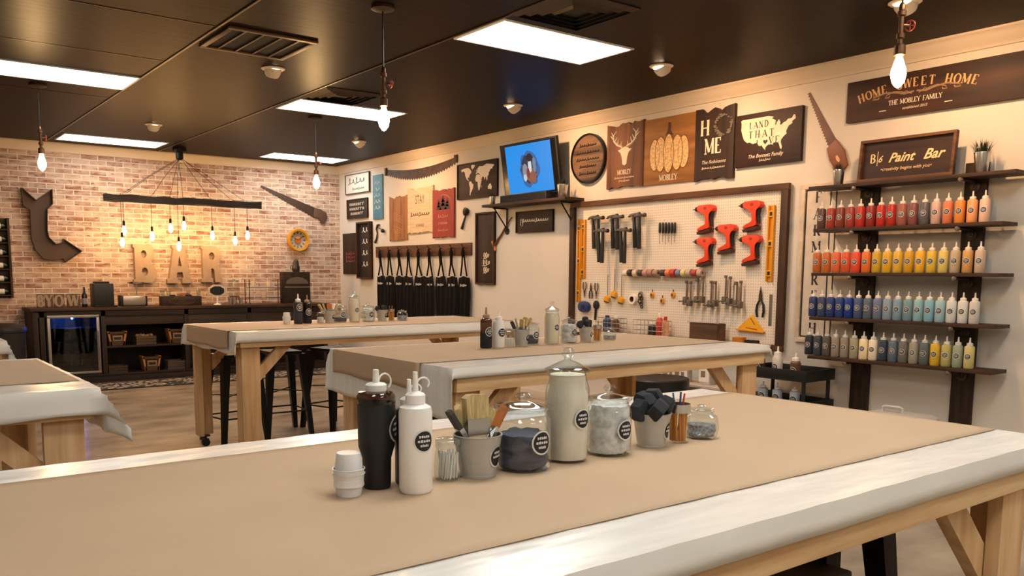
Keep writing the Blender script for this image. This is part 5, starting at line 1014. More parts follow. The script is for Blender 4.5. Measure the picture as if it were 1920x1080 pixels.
# ------------------------------------------------------------------ PAINT SHELVES
SY0, SY1 = 2.56, 3.96; SX = XW-.2
SHZ = [H+.695, H+.362, H+.018, H-.333, H-.645]
PO = [(3.56, 3.72), (2.78, 2.93)]
for i, (a, b) in enumerate(PO):
    t = thing('shelf_post', 'dark stained upright board behind the paint shelves, {} one'.format(['left', 'right'][i]), 'post', (XW-.001, (a+b)/2, .02), group='upright boards of the paint shelves')
    mb = MB(); mb.box(-.035, 0, -.075, .075, .28, 2.24, b=.003); mb.build('board', DARKZ, t)
SN = ['top', 'second', 'third', 'fourth', 'lowest']
for i, z in enumerate(SHZ):
    t = thing('wall_shelf', ['top dark wooden shelf holding the paint bar sign and two potted grasses', 'dark wooden shelf carrying the red and pink paint bottles', 'dark wooden shelf carrying the orange and yellow paint bottles', 'dark wooden shelf carrying the blue and pale paint bottles', 'lowest dark wooden shelf, carrying black, grey and cream paint bottles'][i], 'shelf', (XW, (SY0+SY1)/2, z-.025), group='shelves of the paint bottle rack')
    L = (SY1-SY0)/2+(.06 if i == 0 else .0); mb = MB(); mb.box(-.27, -.037, -L, L, 0, .025, b=.002); mb.build('shelf_board', DARKY, t)
    for a, b in PO:
        yy = (a+b)/2-(SY0+SY1)/2; mb = MB(); mb.tube([(-.038, yy, -.05), (-.055, yy, -.05), (-.055, yy, -.012), (-.25, yy, -.012)], .011, 8)
        mb.lathe([(.036, 0), (.036, .008), (.018, .012), (.018, .02)], seg=16, M=Matrix.Translation((-.036, yy, -.05)) @ Matrix.Rotation(-PI/2, 4, 'Y')); br = mb.build('pipe_bracket', mat('pipe_dark', '4a3e36', .4, metal=.7), t)
        mb = MB(); mb.lathe([(.017, 0), (.018, .014), (.012, .022), (0, .024)], seg=14, M=Matrix.Translation((-.25, yy, -.012)) @ Matrix.Rotation(-PI/2, 4, 'Y')); mb.build('end_cap', mat('pipe_cap', '8a7c70', .35, metal=.8), br)
ROWS = [(1541, 1846, ['5a4038', '9e3b30', '7d3a30', '9a3c36', 'b03024', '8e2c26', 'b32c20', 'ab2e22', '9a5a4c', '7e4a44', '5c5a5e', 'c9a896', 'd9794f', 'e38a3a', 'f2a36a', 'e9bfa4'],
 ['dark brown', 'brick red', 'dark maroon', 'dusty red', 'red', 'deep red', 'bright red', 'warm red', 'dusty rose', 'plum brown', 'slate grey', 'pale beige', 'coral', 'orange', 'peach', 'pale pink']),
 (1537, 1844, ['b8642c', 'c06a2e', 'd96a3c', 'd85a34', 'dd4f2e', 'e0742c', 'c9a82c', 'dcae2a', 'dfb136', 'd1a01e', 'e6b02a', 'dcb83a', 'dcc66a', 'bfa888', 'd09a58', 'c8b098'],
 ['rust brown', 'copper', 'light red orange', 'red orange', 'vivid red orange', 'orange', 'olive yellow', 'golden yellow', 'soft yellow', 'ochre', 'bright yellow', 'lemon yellow', 'pale yellow', 'taupe', 'tan orange', 'beige']),
 (1533, 1840, ['2a3a6a', '3c4668', '2c3e78', '2e4482', '1f3c8e', '4a587c', '5a6878', '6a7890', '8a9eae', '7e9cac', '76989e', '8cb8bc', '86b6c6', '9cbfc6', 'd2d4d0', 'd8d8d0', 'cfcac0'],
 ['navy', 'grey navy', 'dark blue', 'royal blue', 'vivid blue', 'muted indigo', 'slate blue', 'grey blue', 'pale grey blue', 'steel blue', 'dusty teal', 'aqua', 'sky blue', 'pale aqua', 'near white', 'ivory', 'warm white']),
 (1529, 1836, ['2e3440', '3e4650', '5a544e', '988a78', '948878', 'a09a80', 'f0dfb4', 'f0e4c8', '384454', '5a6c7a', '6e6c68', '9a9682', '5e686c', 'd8b030', 'b8ae6a', '9aa48c', 'cdc07a'],
 ['black', 'charcoal', 'dark grey brown', 'taupe', 'warm grey', 'sage beige', 'cream', 'ivory', 'dark slate', 'steel grey', 'grey', 'stone', 'slate', 'mustard', 'olive', 'pale sage', 'pale straw'])]
proto = None
def sat(hx, k=1.0):
    c = [int(hx[i:i+2], 16)/255 for i in (0, 2, 4)]; g = sum(c)/3; c = [min(1, max(0, g+(x-g)*k)) for x in c]; return '%02x%02x%02x' % tuple(int(round(x*255)) for x in c)
pm = {}
for r_, (xa, xb, cols, nm) in enumerate(ROWS):
    z = SHZ[r_+1]+.0012; ya, yb = onx(xa, 400, SX+.0).y, onx(xb, 400, SX+.0).y; n = len(cols)
    for i, (c, nn) in enumerate(zip(cols, nm)):
        y = ya+(yb-ya)*i/(n-1); lab = '{} paint bottle, {} from the left on the {}'.format(nn, ORD[i+1], ['upper row of bottles', 'second bottle row', 'third bottle row', 'lowest bottle row'][r_])
        if not proto:
            proto = bottle(SX, y, z, .215, .0335, c, lab, mat('paint_'+c, c, .3), cap_mat=mat('translucent_cap', 'e4dcd0', .4), ringcap=False, group='paint bottles on the wall rack', zs=.52, srad=.021, rot=-PI/2, name='paint_bottle', face=PI+.12); o = proto
            pm['me'] = [ch for ch in proto.children if ch.name.startswith('body')][0].data
        else: o = dup(proto, (SX, y, z), lab)
        for ch in o.children:
            if ch.name.startswith('body'): ch.data = pm['me'].copy(); ch.data.materials.clear(); ch.data.materials.append(mat('paint_'+c, c, .3))
# paint bar sign leaning on the top shelf
z = SHZ[0]+.0015; a, b = onx(1613, 330, XW-.16), onx(1792, 320, XW-.16); w = a.y-b.y; h = .315
t = thing('shop_sign', 'framed dark Paint Bar sign standing on the top shelf', 'sign', (XW-.17, (a.y+b.y)/2, z), (RWE.to_matrix() @ Matrix.Rotation(-.10, 3, 'X')).to_euler())
mb = MB(); mb.box(-w/2+.02, w/2-.02, .012, h-.01, .004, .012); mb.build('panel', SIGND, t)
mb = MB()
for q in ((-w/2, w/2, 0, .022), (-w/2, w/2, h-.022, h), (-w/2, -w/2+.022, .0221, h-.0221), (w/2-.022, w/2, .0221, h-.0221)): mb.box(*q, 0, .04, b=.003)
mb.build('frame', FRAMEX, t)
letters(t, lambda m: [serif(m, 'B', -w*.36, h*.46, h*.2, .0135), seg2(m, -w*.31, h*.38, -w*.31, h*.72, .005, .0135), text(m, '6', -w*.285, h*.46, h*.22, .013, ex=0, shear=.35, off=.01)], mat('sign_gold', 'e8c890', .6), 'monogram')
letters(t, lambda m: [text(m, 'Paint', -w*.06, h*.44, h*.3, .013, ex=0, shear=.4, off=.02), text(m, 'Bar', w*.27, h*.44, h*.32, .013, ex=0, shear=.4, off=.02)], mat('sign_gold', 'e8c890', .6), 'script_lettering')
letters(t, lambda m: [text(m, '•creativity begins with you•', 0, h*.25, h*.11, .013, ex=0, shear=.2)], mat('sign_gold', 'e8c890', .6), 'tagline')
grass_pot(XW-.17, onx(1572, 340, XW-.17).y, SHZ[0]+.0015, .045, .12, .07, 'silver pot of dark grass at the left end of the top paint shelf, before the saw handle', nm='potted_grass')
grass_pot(XW-.17, onx(1840, 320, XW-.17).y, SHZ[0]+.0015, .052, .14, .11, 'silver pot of dark grass at the right end of the top paint shelf', n=110, nm='potted_grass')
# FARM FRESH window-frame sign
a, b = onx(1507, 347), onx(1490, 640); y_l = (a.y+b.y)/2; y_r = onx(1625, 500).y; t = wthing('farm_sign', 'tall whitewashed window frame sign lettered FARM FRESH behind the paint rack', 'sign', (y_l+y_r)/2, (a.z+b.z)/2, .001); w, h = y_l-y_r, a.z-b.z
mb = MB(); mb.box(-w/2+.03, w/2-.03, -h/2+.03, h/2-.03, 0, .008); mb.build('panel', mat('farm_panel', 'dccfbc', .6, var=.08, vs=(9, 9, 9)), t)
mb = MB()
for q in ((-w/2, w/2, -h/2, -h/2+.04), (-w/2, w/2, h/2-.04, h/2), (-w/2, -w/2+.04, -h/2+.0401, h/2-.0401), (w/2-.04, w/2, -h/2+.0401, h/2-.0401)): mb.box(*q, .0, .022, b=.002)
mb.build('frame', mat('farm_frame', 'cbbba4', .6, var=.15, vs=(12, 12, 12)), t)
def fl_(m):
    x0, x1 = -w/2+.048, -w/2+.27; yb, yt = -h/2+.05, h/2-.05
    for q in ((x0, yb, x0, yt), (x1, yb, x1, yt), (x0, yt, x1, yt), (x0, yb, x1, yb), (x1+.05, yb, x1+.05, yt)): seg2(m, *q, .012, .009)
letters(t, fl_, LETD, 'black_border')
letters(t, lambda m: [serif(m, c, -w/2+.16, h*(.385-.103*i), .085, .0092, th=.2) for i, c in enumerate('FARMFRESH')], LETD)
for k in range(1, 4): mb = MB(); mb.box(-w/2+.325, w/2-.0405, h/2-h*k/4-.02, h/2-h*k/4+.02, .009, .02, b=.002); mb.build('cross_bar', mat('farm_frame', 'cbbba4'), t)
# ------------------------------------------------------------------ black carts, cans, case by the right wall
def cart(x, y, lx, ly, zt, zs, label, trays):
    t = thing('utility_cart', label, 'cart', (x, y, 0))
    for z in trays:
        mb = MB(); mb.box(-lx, lx, -ly, ly, z-.09, z-.08, b=.002)
        for q in ((-lx, lx, -ly, -ly+.012), (-lx, lx, ly-.012, ly), (-lx, -lx+.012, -ly+.0121, ly-.0121), (lx-.012, lx, -ly+.0121, ly-.0121)): mb.box(*q, z-.0799, z, b=.002)
        mb.build('tray', BLACKP, t)
    for sx in (-1, 1):
        for sy in (-1, 1):
            mb = MB(); mb.tube([(sx*(lx-.03), sy*(ly-.04), .06), (sx*(lx-.03), sy*(ly-.04), zt-.091)], .016, 8); lg = mb.build('leg', BLACKP, t)
            mb = MB(); mb.lathe([(.006, -.012), (.03, -.01), (.03, .01), (.006, .012)], seg=14, M=Matrix.Translation((sx*(lx-.03), sy*(ly-.04), .031)) @ Matrix.Rotation(PI/2, 4, 'X')); mb.build('caster', BLACKP, lg)
    return t
cy = (4.40+3.83)/2; zt_ = H-.75
cart(6.12, cy, .2, .3, zt_, 0, 'black utility cart against the wall left of the paint rack posts', (zt_, H-1.0, .25))
def cb(x, px, z, h, label, top=False):
    y = onx(px, 700, x).y
    if top: 
        t = thing('glue_jar', label, 'jar', (x, y, z)); mb = MB(); mb.lathe([(.04, 0), (.042, .004), (.042, h*.6), (.03, h*.68)], seg=20); mb.build('body', mat('jar_'+label[:4], {'pale': 'cfc6b8', 'brow': '6a4a38', 'dark': '3a332e'}[label[:4]], .4), t); mb = MB(); mb.lathe([(.03, h*.68), (.03, h*.8), (.008, h*.83), (.006, h)], seg=14); mb.build('cap', WHT, t); sticker(t, .042, h*.3, .03, PI)
    else: bottle(x, y, z, h, .04, 'c8ccd2', label, mat('paint_pale_blue', 'b4bcc8', .4), ringcap=False, rot=-PI/2, face=PI+.2, name='glue_bottle', group='pale bottles on the lower tray of the black cart')
zz = zt_-.079
cb(6.1, 1424, zz, .20, 'dark jar at the left end of the black cart top', True); cb(6.1, 1457, zz, .24, 'pale jar with a white cap standing on the black cart top', True); cb(6.08, 1491, zz, .2, 'brown jar at the right on the black cart top', True)
for i, px in enumerate((1431, 1458, 1491)): cb(6.03, px+1, H-1.079, .2, ['left', 'middle', 'right'][i]+' pale squeeze bottle on the lower tray of the black cart')
# second dark bin and shelving with cans
SHM = mat('pale_shelf', 'b8ac9c', .5)
t = thing('low_shelf', 'low pale shelf under the pegboard holding labelled cans', 'shelf', (6.18, 5.15, 0)); zq = H-.985
for k, z in enumerate((zq-.02, .2)): mb = MB(); mb.box(-.2, .2, -.75, .75, z, z+.02, b=.002); mb.build('shelf_board', SHM, t)
for s in (-1, 0, 1): mb = MB(); mb.box(-.2, .2, s*.74-.01, s*.74+.01, .0, zq-.021 if s else .199); mb.build('side', SHM, t)
CANM = mat('can_body', 'b6b0a6', .35, metal=.5)
for i, (px, r, h, d) in enumerate([(1241, .05, .13, 6.15), (1263, .05, .13, 6.15), (1286, .058, .14, 6.12), (1326, .075, .19, 6.13), (1217, .05, .13, 6.2)]):
    y = onx(px, 700, d).y; t = thing('paint_can', ['small can with a square white label, second from left under the middle table', 'small can with a square white label, third from left under the middle table', 'medium can with a square white label, left of the largest can', 'largest can, pale with a brown printed label, near the table leg', 'small grey can, leftmost on the low shelf'][i], 'can', (d, y, zq+.0012), (0, 0, 0), 'cans on the low shelf')
    mb = MB(); mb.lathe([(r, 0), (r*1.02, .003), (r, .006), (r, h-.006), (r*1.02, h-.003), (r*.98, h), (r*.9, h-.004)], seg=24); mb.build('body', CANM, t)
    mb = MB(); n = 8; vs = []; 
    for k in range(n+1):
        a = PI-.75+1.5*k/n+.15; vs += [((r+.001)*math.cos(a), (r+.001)*math.sin(a), h*.12), ((r+.001)*math.cos(a), (r+.001)*math.sin(a), h*.85)]
    mb.add(vs, [(2*k, 2*k+2, 2*k+3, 2*k+1) for k in range(n)]); mb.build('label', WHITEP, t)
    mb = MB(); vs = []
    for k in range(5):
        a = PI-.3+.6*k/4+.15; vs += [((r+.0016)*math.cos(a), (r+.0016)*math.sin(a), h*.35), ((r+.0016)*math.cos(a), (r+.0016)*math.sin(a), h*.65)]
    mb.add(vs, [(2*k, 2*k+2, 2*k+3, 2*k+1) for k in range(4)]); mb.build('printed_mark', mat('can_print', '8a7060', .6), t)
for i, (px, z) in enumerate([(1318, 0), (1352, 0)]):
    y = onx(px, 722, 5.85).y; t = thing('lidded_tub', 'flat white tub with a lid, {} of two low tubs by the table leg'.format(['left', 'right'][i]), 'tub', (5.85, y, 0)); hz = H-1.02
    mb = MB(); mb.lathe([(.09, 0), (.1, .01), (.105, hz-.03), (.11, hz-.028), (.11, hz-.002), (.1, hz)], seg=26); mb.build('tub_body', WHTT, t)
y = (onx(1200, 720, 5.6).y+onx(1305, 720, 5.6).y)/2; za = onx(1250, 705, 5.6).z
t = thing('lidded_bin', 'black round topped bin standing behind the foreground foam brush pail', 'bin', (5.45, y, 0)); R = abs(onx(1200, 720, 5.6).y-onx(1305, 720, 5.6).y)/2*.9
mb = MB(); mb.lathe([(R*.9, 0), (R*.92, za-.1), (R*.9, za-.09)], seg=30); mb.build('drum', BLACKP, t)
mb = MB(); mb.lathe([(R, za-.089), (R, za-.01), (R*.97, za), (R*.2, za-.006), (0, za-.005)], seg=30, cap=False); mb.build('lid', BLACKP, t)
# grey case
a, b = onx(1617, 770, 6.1), onx(1747, 785, 6.1); yc = (a.y+b.y)/2; L = (a.y-b.y)/2; zc = H-1.0
t = thing('tool_case', 'pale grey hard case with a carrying handle, peeking over the foreground table by the wall', 'case', (6.1, yc, 0))
GC = mat('grey_case', 'c2c2be', .4); SH = Matrix(((0, 0, 1, 0), (1, 0, 0, 0), (0, 1, 0, 0), (0, 0, 0, 1)))
mb = MB(); mb.prism([(-L, 0), (L, 0), (L, zc-.07), (L*.8, zc-.02), (L*.6, zc-.005), (-L*.8, zc-.005), (-L, zc-.03)], -.13, .13, M=SH, b=.015); mb.build('case_shell', GC, t)
mb = MB(); mb.prism([(-L*1.01, .25), (L*1.01, .25), (L*1.01, .28), (-L*1.01, .28)], -.135, .135, M=SH); mb.build('seam', mat('case_dark', '70706c', .5), t)
mb = MB(); mb.tube([(0, L*-.4, zc-.006), (0, L*-.38, zc+.028), (0, L*-.3, zc+.035), (0, L*.1, zc+.035), (0, L*.17, zc+.028), (0, L*.19, zc-.006)][0:6], .01, 8, M=Matrix.Scale(-1, 4, (0, 1, 0))); mb.build('handle', GC, t)
# ------------------------------------------------------------------ BRICK WALL (local x right, y up, z out)
def bthing(name, label, cat, p, off=.001, group=None): return thing(name, label, cat, (p.x, YW-off, p.z), BWE, group)
def bq(px, py, off=.03): return ony(px, py, YW-off)
# bent arrow
P = [(40, 352), (67, 376), (97, 355), (98, 383), (88, 392), (88, 432), (91, 445), (104, 458), (118, 455), (118, 448), (153, 471), (122, 492), (118, 484), (100, 488), (80, 484), (66, 468), (59, 448), (56, 393), (43, 385)]
w3 = [bq(*p) for p in P]; c = sum(w3, Vector())/len(w3); poly = [(v.x-c.x, v.z-c.z) for v in w3]
t = bthing('metal_arrow', 'dark bent metal arrow turning down and right on the brick wall', 'wall decoration', c)
ARM = mat('arrow_brown_metal', '4a3a30', .5, metal=.3)
mb = MB(); mb.prism(poly, .0, .006); mb.build('back_plate', ARM, t)
mb = MB(); n = len(poly)
for i in range(n):
    a, b = poly[i], poly[(i+1) % n]; d = Vector((b[0]-a[0], b[1]-a[1])); L = d.length; M = Matrix.Translation((a[0], a[1], 0)) @ Matrix.Rotation(math.atan2(d.y, d.x), 4, 'Z'); mb.box(-.001, L+.001, -.004, .004, .0061, .07, M=M)
mb.build('raised_rim', ARM, t)
# wine rack at far left
a, b = bq(-20, 408, .05), bq(25, 558, .05); c = (a+b)/2; w, h = b.x-a.x, a.z-b.z
t = bthing('wine_rack', 'dark wall wine rack cut by the left edge of the photo', 'wine rack', c)
mb = MB(); mb.box(-w/2, w/2, -h/2, h/2, 0, .01, b=.002); mb.build('back', DARKY, t)
for s in (-1, 1): mb = MB(); mb.box(s*(w/2-.015)-.015, s*(w/2-.015)+.015, -h/2, h/2, .0101, .1, b=.002); mb.build('side', DARKY, t)
for i in range(6):
    yy = h*(.42-.165*i); mb = MB(); mb.box(-w/2+.031, w/2-.031, yy-.075, yy-.06, .0101, .09); mb.build('rail', DARK, t)
    r = thing('wine_bottle', '{} bottle from the top in the wall wine rack'.format(ORD[i+1]), 'wine bottle', (c.x-.02, YW-.055, c.z+yy-.018), BWE, 'bottles in the wall rack')
    M = Matrix.Rotation(PI/2, 4, 'Y'); mb = MB(); mb.lathe([(0, -.13), (.034, -.128), (.036, .05), (.015, .09), (.0135, .15)], seg=16, M=M, cap=False); mb.build('glass_body', mat('bottle_green', '1c2418', .15), r)
    mb = MB(); mb.lathe([(.0365, -.1), (.0365, .03)], seg=16, M=M, cap=False); mb.build('paper_label', WHITEP, r); mb = MB(); mb.lathe([(.0145, .11), (.0145, .152), (0, .154)], seg=12, M=M, cap=False); mb.build('foil', mat('foil', 'b8a078', .35, metal=.6), r)
# saw on bricks
a, b = bq(490, 350), bq(607, 408); c = (a+b)/2; dx, dz = b.x-a.x, b.z-a.z; L = math.hypot(dx, dz); M = Matrix.Rotation(math.atan2(dz, dx), 4, 'Z')
t = bthing('hand_saw', 'old brown hand saw sloping down right on the brick wall above the clock', 'saw', c, .003)
mb = MB(); n = 36; mb.prism([(-L/2, .025), (L/2-.14, .09)]+[(L/2-.14-(L-.14)*i/n, -.075+.06*i/n+(.012 if i % 2 else 0)) for i in range(n+1)], 0, .004, M=M); mb.build('saw_blade', mat('dark_saw_blade', '4a392e', .5, metal=.4), t)
mb = MB(); mb.prism([(L/2-.2, .08), (L/2-.1, .1), (L/2+.02, .09), (L/2+.06, .02), (L/2+.05, -.09), (L/2-.02, -.1), (L/2-.05, -.04), (L/2-.17, -.06)], .0042, .028, M=M, b=.004); mb.build('handle', mat('dark_handle', '5a4030', .6), t)
# clock
c = bq(560, 450, .06); t = bthing('wall_clock', 'round yellow rimmed gear clock on the brick wall right of the hanging bulbs', 'clock', c, .001); R = .175
YC = mat('yellow_clock', 'd89a28', .4, metal=.2)
mb = MB(); mb.lathe([(R*.9, 0), (R, .01), (R*1.02, .07), (R*.96, .09), (R*.8, .085), (R*.78, .05), (R*.8, .02)], seg=40, cap=False); mb.build('rim', YC, t)
mb = MB(); mb.lathe([(R*.8, .0), (R*.8, .02)], seg=36); mb.build('dial', mat('dial_grey', 'b8b4a8', .5), t)
mb = MB(); mb.lathe([(R*.3, .0205), (R*.3, .04), (R*.24, .045), (0, .045)], seg=24, cap=False); mb.build('gear_hub', mat('clock_orange', 'c8742c', .5), t)
mb = MB()
for k in range(12): a = 2*PI*k/12; mb.box(-.006, .006, R*.55, R*.74, .0205, .024, M=Matrix.Rotation(a, 4, 'Z'))
mb.build('hour_marks', BLACKP, t)
mb = MB(); mb.box(-.004, .004, 0, R*.6, .046, .049, M=Matrix.Rotation(-.9, 4, 'Z')); mb.build('minute_hand', BLACKP, t)
mb = MB(); mb.box(-.005, .005, 0, R*.42, .05, .053, M=Matrix.Rotation(1.2, 4, 'Z')); mb.build('hour_hand', BLACKP, t)
# BAR letters
def barletter(ch, px0, px1, pt_, pb, label):
    a, b = bq(px0, pt_, .07), bq(px1, pb, .07); c = (a+b)/2; w, h = b.x-a.x, a.z-b.z; t = bthing('marquee_letter', label, 'letter', c, .001, 'marquee letters spelling a word')
    fm = mat('letter_face', 'a58d78', .5, metal=.15, var=.08, vs=(8, 8, 8)); th0, th1 = .0, .085
    def ring(outer, holes):
        cu = bpy.data.curves.new('letter_shape', 'CURVE'); cu.dimensions = '2D'; cu.fill_mode = 'BOTH'; cu.extrude = (th1-th0)/2; cu.bevel_depth = 0
        for pl in [outer]+holes:
            sp = cu.splines.new('POLY'); sp.points.add(len(pl)-1)
            for p_, q in zip(sp.points, pl): p_.co = (q[0], q[1], 0, 1)
            sp.use_cyclic_u = True
        ob = bpy.data.objects.new('letter_shape', cu); S.collection.objects.link(ob); dg = bpy.context.evaluated_depsgraph_get(); me = bpy.data.meshes.new_from_object(ob.evaluated_get(dg))
        mb = MB(); mb.add([(v.co.x, v.co.y, v.co.z+(th1+th0)/2) for v in me.vertices], [tuple(p.vertices) for p in me.polygons]); bpy.data.objects.remove(ob); bpy.data.curves.remove(cu); return mb
    X, Y = w/2, h/2
    if ch == 'B':
        o = [(-X, -Y), (-X, -Y*.86), (-X*.86, -Y*.8), (-X*.86, Y*.8), (-X, Y*.86), (-X, Y), (X*.4, Y)]+arcpts(X*.4, Y*.55, X*.5, Y*.45, 80, -75, 8)+[(X*.62, Y*.04)]+arcpts(X*.4, -Y*.48, X*.62, Y*.52, 75, -90, 9)
        hs = [arcpts(-X*.05, Y*.5, X*.26, Y*.2, 0, 360, 14)[:-1], arcpts(0, -Y*.42, X*.28, Y*.22, 0, 360, 14)[:-1]]
    elif ch == 'A':
        o = [(-X, -Y), (-X, -Y*.8), (-X*.85, -Y*.75), (-X*.45, Y*.8), (-X*.55, Y*.85), (-X*.55, Y), (X*.55, Y), (X*.55, Y*.85), (X*.45, Y*.8), (X*.85, -Y*.75), (X, -Y*.8), (X, -Y), (X*.18, -Y), (X*.18, -Y*.75), (X*.28, -Y*.68), (X*.2, -Y*.42), (-X*.2, -Y*.42), (-X*.28, -Y*.68), (-X*.18, -Y*.75), (-X*.18, -Y)]
        hs = [[(-X*.16, -Y*.1), (X*.16, -Y*.1), (0, Y*.45)]]
    else:
        o = [(-X, -Y), (-X, -Y*.84), (-X*.86, -Y*.78), (-X*.86, Y*.8), (-X, Y*.86), (-X, Y), (X*.35, Y)]+arcpts(X*.35, Y*.48, X*.55, Y*.5, 80, -60, 8)+[(X*.75, -Y*.2), (X*.8, -Y*.7), (X, -Y*.8), (X, -Y), (X*.3, -Y), (X*.22, -Y*.3), (X*.0, -Y*.22), (-X*.1, -Y*.3), (-X*.1, -Y*.74), (X*.08, -Y*.82), (X*.08, -Y)]
        hs = [arcpts(0, Y*.44, X*.3, Y*.22, 0, 360, 14)[:-1]]
    ring(o, hs).build('letter_body', fm, t)
barletter('B', 248, 293, 458, 530, 'large metal marquee letter B under the hanging bulbs'); barletter('A', 311, 361, 459, 531, 'large metal marquee letter A, partly behind a hanging bulb'); barletter('R', 376, 417, 461, 529, 'large metal marquee letter R, right end of the word')
# ------------------------------------------------------------------ beam chandelier
CY = 12.15; a, b = ony(196, 374, CY), ony(487, 381, CY); zb = (a.z+b.z)/2; cx = ony(337, 300, CY).x
t = thing('beam_chandelier', 'long rough black beam chandelier hung from the ceiling above the bar', 'chandelier', (cx, CY, CH))
mb = MB(); n = 14; vs = []
rd = random.Random(5)
for i in range(n+1):
    x = a.x-cx+(b.x-a.x)*i/n; z0 = zb-CH-.05; k = [rd.uniform(-.01, .01) for _ in range(4)]
    vs += [(x, -.07+k[0], z0+k[1]), (x, .07+k[0], z0+k[2]), (x, .07+k[3], z0+.09+k[1]), (x, -.07+k[3], z0+.09+k[2])]
mb.add(vs, [(4*i+j, 4*i+4+j, 4*i+4+(j+1) % 4, 4*i+(j+1) % 4) for i in range(n) for j in range(4)]+[(0, 1, 2, 3), (4*n+3, 4*n+2, 4*n+1, 4*n)]); mb.build('beam', mat('charred_beam', '2c2420', .7, var=.3, vs=(3, 20, 20), bump=.4, bs=20), t, ang=20)
mb = MB(); mb.lathe([(.09, -.001), (.09, -.05), (.05, -.06)], seg=20); mb.lathe([(.05, -.061), (.05, -.14), (.03, -.16)], seg=14); mb.build('canopy', BLACK, t)
BP = [(232, 419, 0), (285, 430, .05), (319.5, 415, .04), (344.6, 410.5, .06), (335, 449, -.1), (398, 429, 0), (440.7, 439, .02), (464, 429, .03), (229, 441, -.08)]
for i, (px, py, dy) in enumerate(BP):
    s = ony(px, py, CY+dy); lx, lz = s.x-cx, s.z-CH
    mb = MB(); zt2 = zb-CH+.045; mb.tube([(.02*math.cos(i), .02*math.sin(i), -.13), (lx*.55+.0, dy*.5+.02, (-.13+zt2)/2-.02), (lx*.92, dy, zt2+.03), (lx, dy-.0, zt2+.01), (lx, dy, zt2-.12), (lx, dy, lz+.02)], .0035, 5); cd_ = mb.build('cable', BLACKP, t)
    mb = MB(); mb.lathe([(.006, lz+.04), (.016, lz+.03), (.018, lz-.03), (.015, lz-.032)], lx, dy, 12); sk = mb.build('socket', BLACK, t)
    mb = MB(); bulbmesh(mb, lx, dy, lz-.03, .9); mb.build('bulb', CBULBM, sk)
# ------------------------------------------------------------------ BAR COUNTER
BF, BT = 12.06, 1.0; BX0, BX1 = 1.80, 5.85; DK = wood('bar_dark_wood', '2e2018', '17100b', 'x', k=.8); DKZ = wood('bar_dark_wood_up', '33241a', '1a120c', 'z', k=.8)
t = thing('bar_counter', 'long dark stained bar cabinet with open shelves against the brick wall', 'bar counter', ((BX0+BX1)/2, (BF+YW)/2, 0)); w = (BX1-BX0)/2; d = (YW-BF)/2-.02
def bx(*q, nm='panel', m_=DK, b=.003): mb = MB(); mb.box(*q, b=b); return mb.build(nm, m_, t)
bx(-w-.03, w+.03, -d-.03, d, BT-.04, BT, nm='worktop', m_=wood('bar_top_wood', '5a3c26', '2c1c12', 'x', k=.6))
bx(-w, w, d-.02, d, .0, BT-.041, nm='back_panel', m_=DKZ); bx(-w, w, -d+.03, d-.021, .0, .09, nm='plinth'); bx(-w, w, -d+.01, d-.021, .0905, .115, nm='bottom_shelf')
fx0, fx1 = ony(84, 600, BF).x-(BX0+BX1)/2, ony(190, 600, BF).x-(BX0+BX1)/2
for x in (-w+.03, fx0-.03+.0, fx1+.03, ony(344, 640, BF).x-(BX0+BX1)/2+.06, ony(470, 640, BF).x-(BX0+BX1)/2, w-.03): bx(x-.03, x+.03, -d, d-.021, .116, BT-.041, nm='divider', m_=DKZ)
bx(-w+.06, w-.06, -d, -d+.02, BT-.12, BT-.042, nm='top_rail')
xs0 = fx1+.061; xs1 = ony(344, 640, BF).x-(BX0+BX1)/2+.029
zs2 = ony(280, 647, BF).z; bx(xs0, xs1, -d+.005, d-.021, zs2-.02, zs2+.005, nm='middle_shelf'); bx(xs0, xs1, -d+.02, -d+.035, .76, BT-.121, nm='upper_panel', m_=wood('bar_panel_wood', '3c2c22', '1e1610', 'x', k=.5)); bx(xs1+.061, w-.061, -d+.02, -d+.035, .7, BT-.121, nm='drawer_front', m_=wood('bar_panel_wood2', '4a3a2e', '241a14', 'x', k=.5))
CXB = (BX0+BX1)/2
# fridge
fx = (fx0+fx1)/2+CXB; fw = (fx1-fx0)/2-.015; t2 = thing('wine_fridge', 'glass door drinks fridge with a blue light built into the bar', 'fridge', (fx, BF+.3, .1165)); FH = BT-.06-.1165
BK = mat('fridge_black', '16161a', .45)
mb = MB(); mb.box(-fw, fw, .2, .22, 0, FH); mb.box(-fw, -fw+.02, -.27, .1999, 0, FH); mb.box(fw-.02, fw, -.27, .1999, 0, FH); mb.box(-fw+.0201, fw-.0201, -.27, .1999, 0, .03); mb.box(-fw+.0201, fw-.0201, -.27, .1999, FH-.05, FH); mb.build('cabinet', BK, t2)
mb = MB(); o = -.3
for q in ((-fw+.01, fw-.01, .02, .05), (-fw+.01, fw-.01, FH-.07, FH-.035), (-fw+.01, -fw+.045, .0501, FH-.0701), (fw-.045, fw-.01, .0501, FH-.0701)): mb.box(q[0], q[1], o, o+.028, q[2], q[3], b=.003)
dr = mb.build('door_frame', STEEL, t2); mb = MB(); mb.box(-fw+.0455, fw-.0455, o+.01, o+.014, .051, FH-.071); mb.build('door_glass', glass('fridge_glass', '8a90a0', .8), dr)
mb = MB(); mb.tube([(fw-.03, o-.001, .2), (fw-.03, o-.03, .22), (fw-.03, o-.03, FH-.25), (fw-.03, o-.001, FH-.23)], .006, 6); mb.build('door_handle', STEEL, dr)
for k in range(4): mb = MB(); z = .1+k*.17; mb.box(-fw+.0205, fw-.0205, -.24, .19, z, z+.006); mb.build('wire_shelf', STEEL, t2)
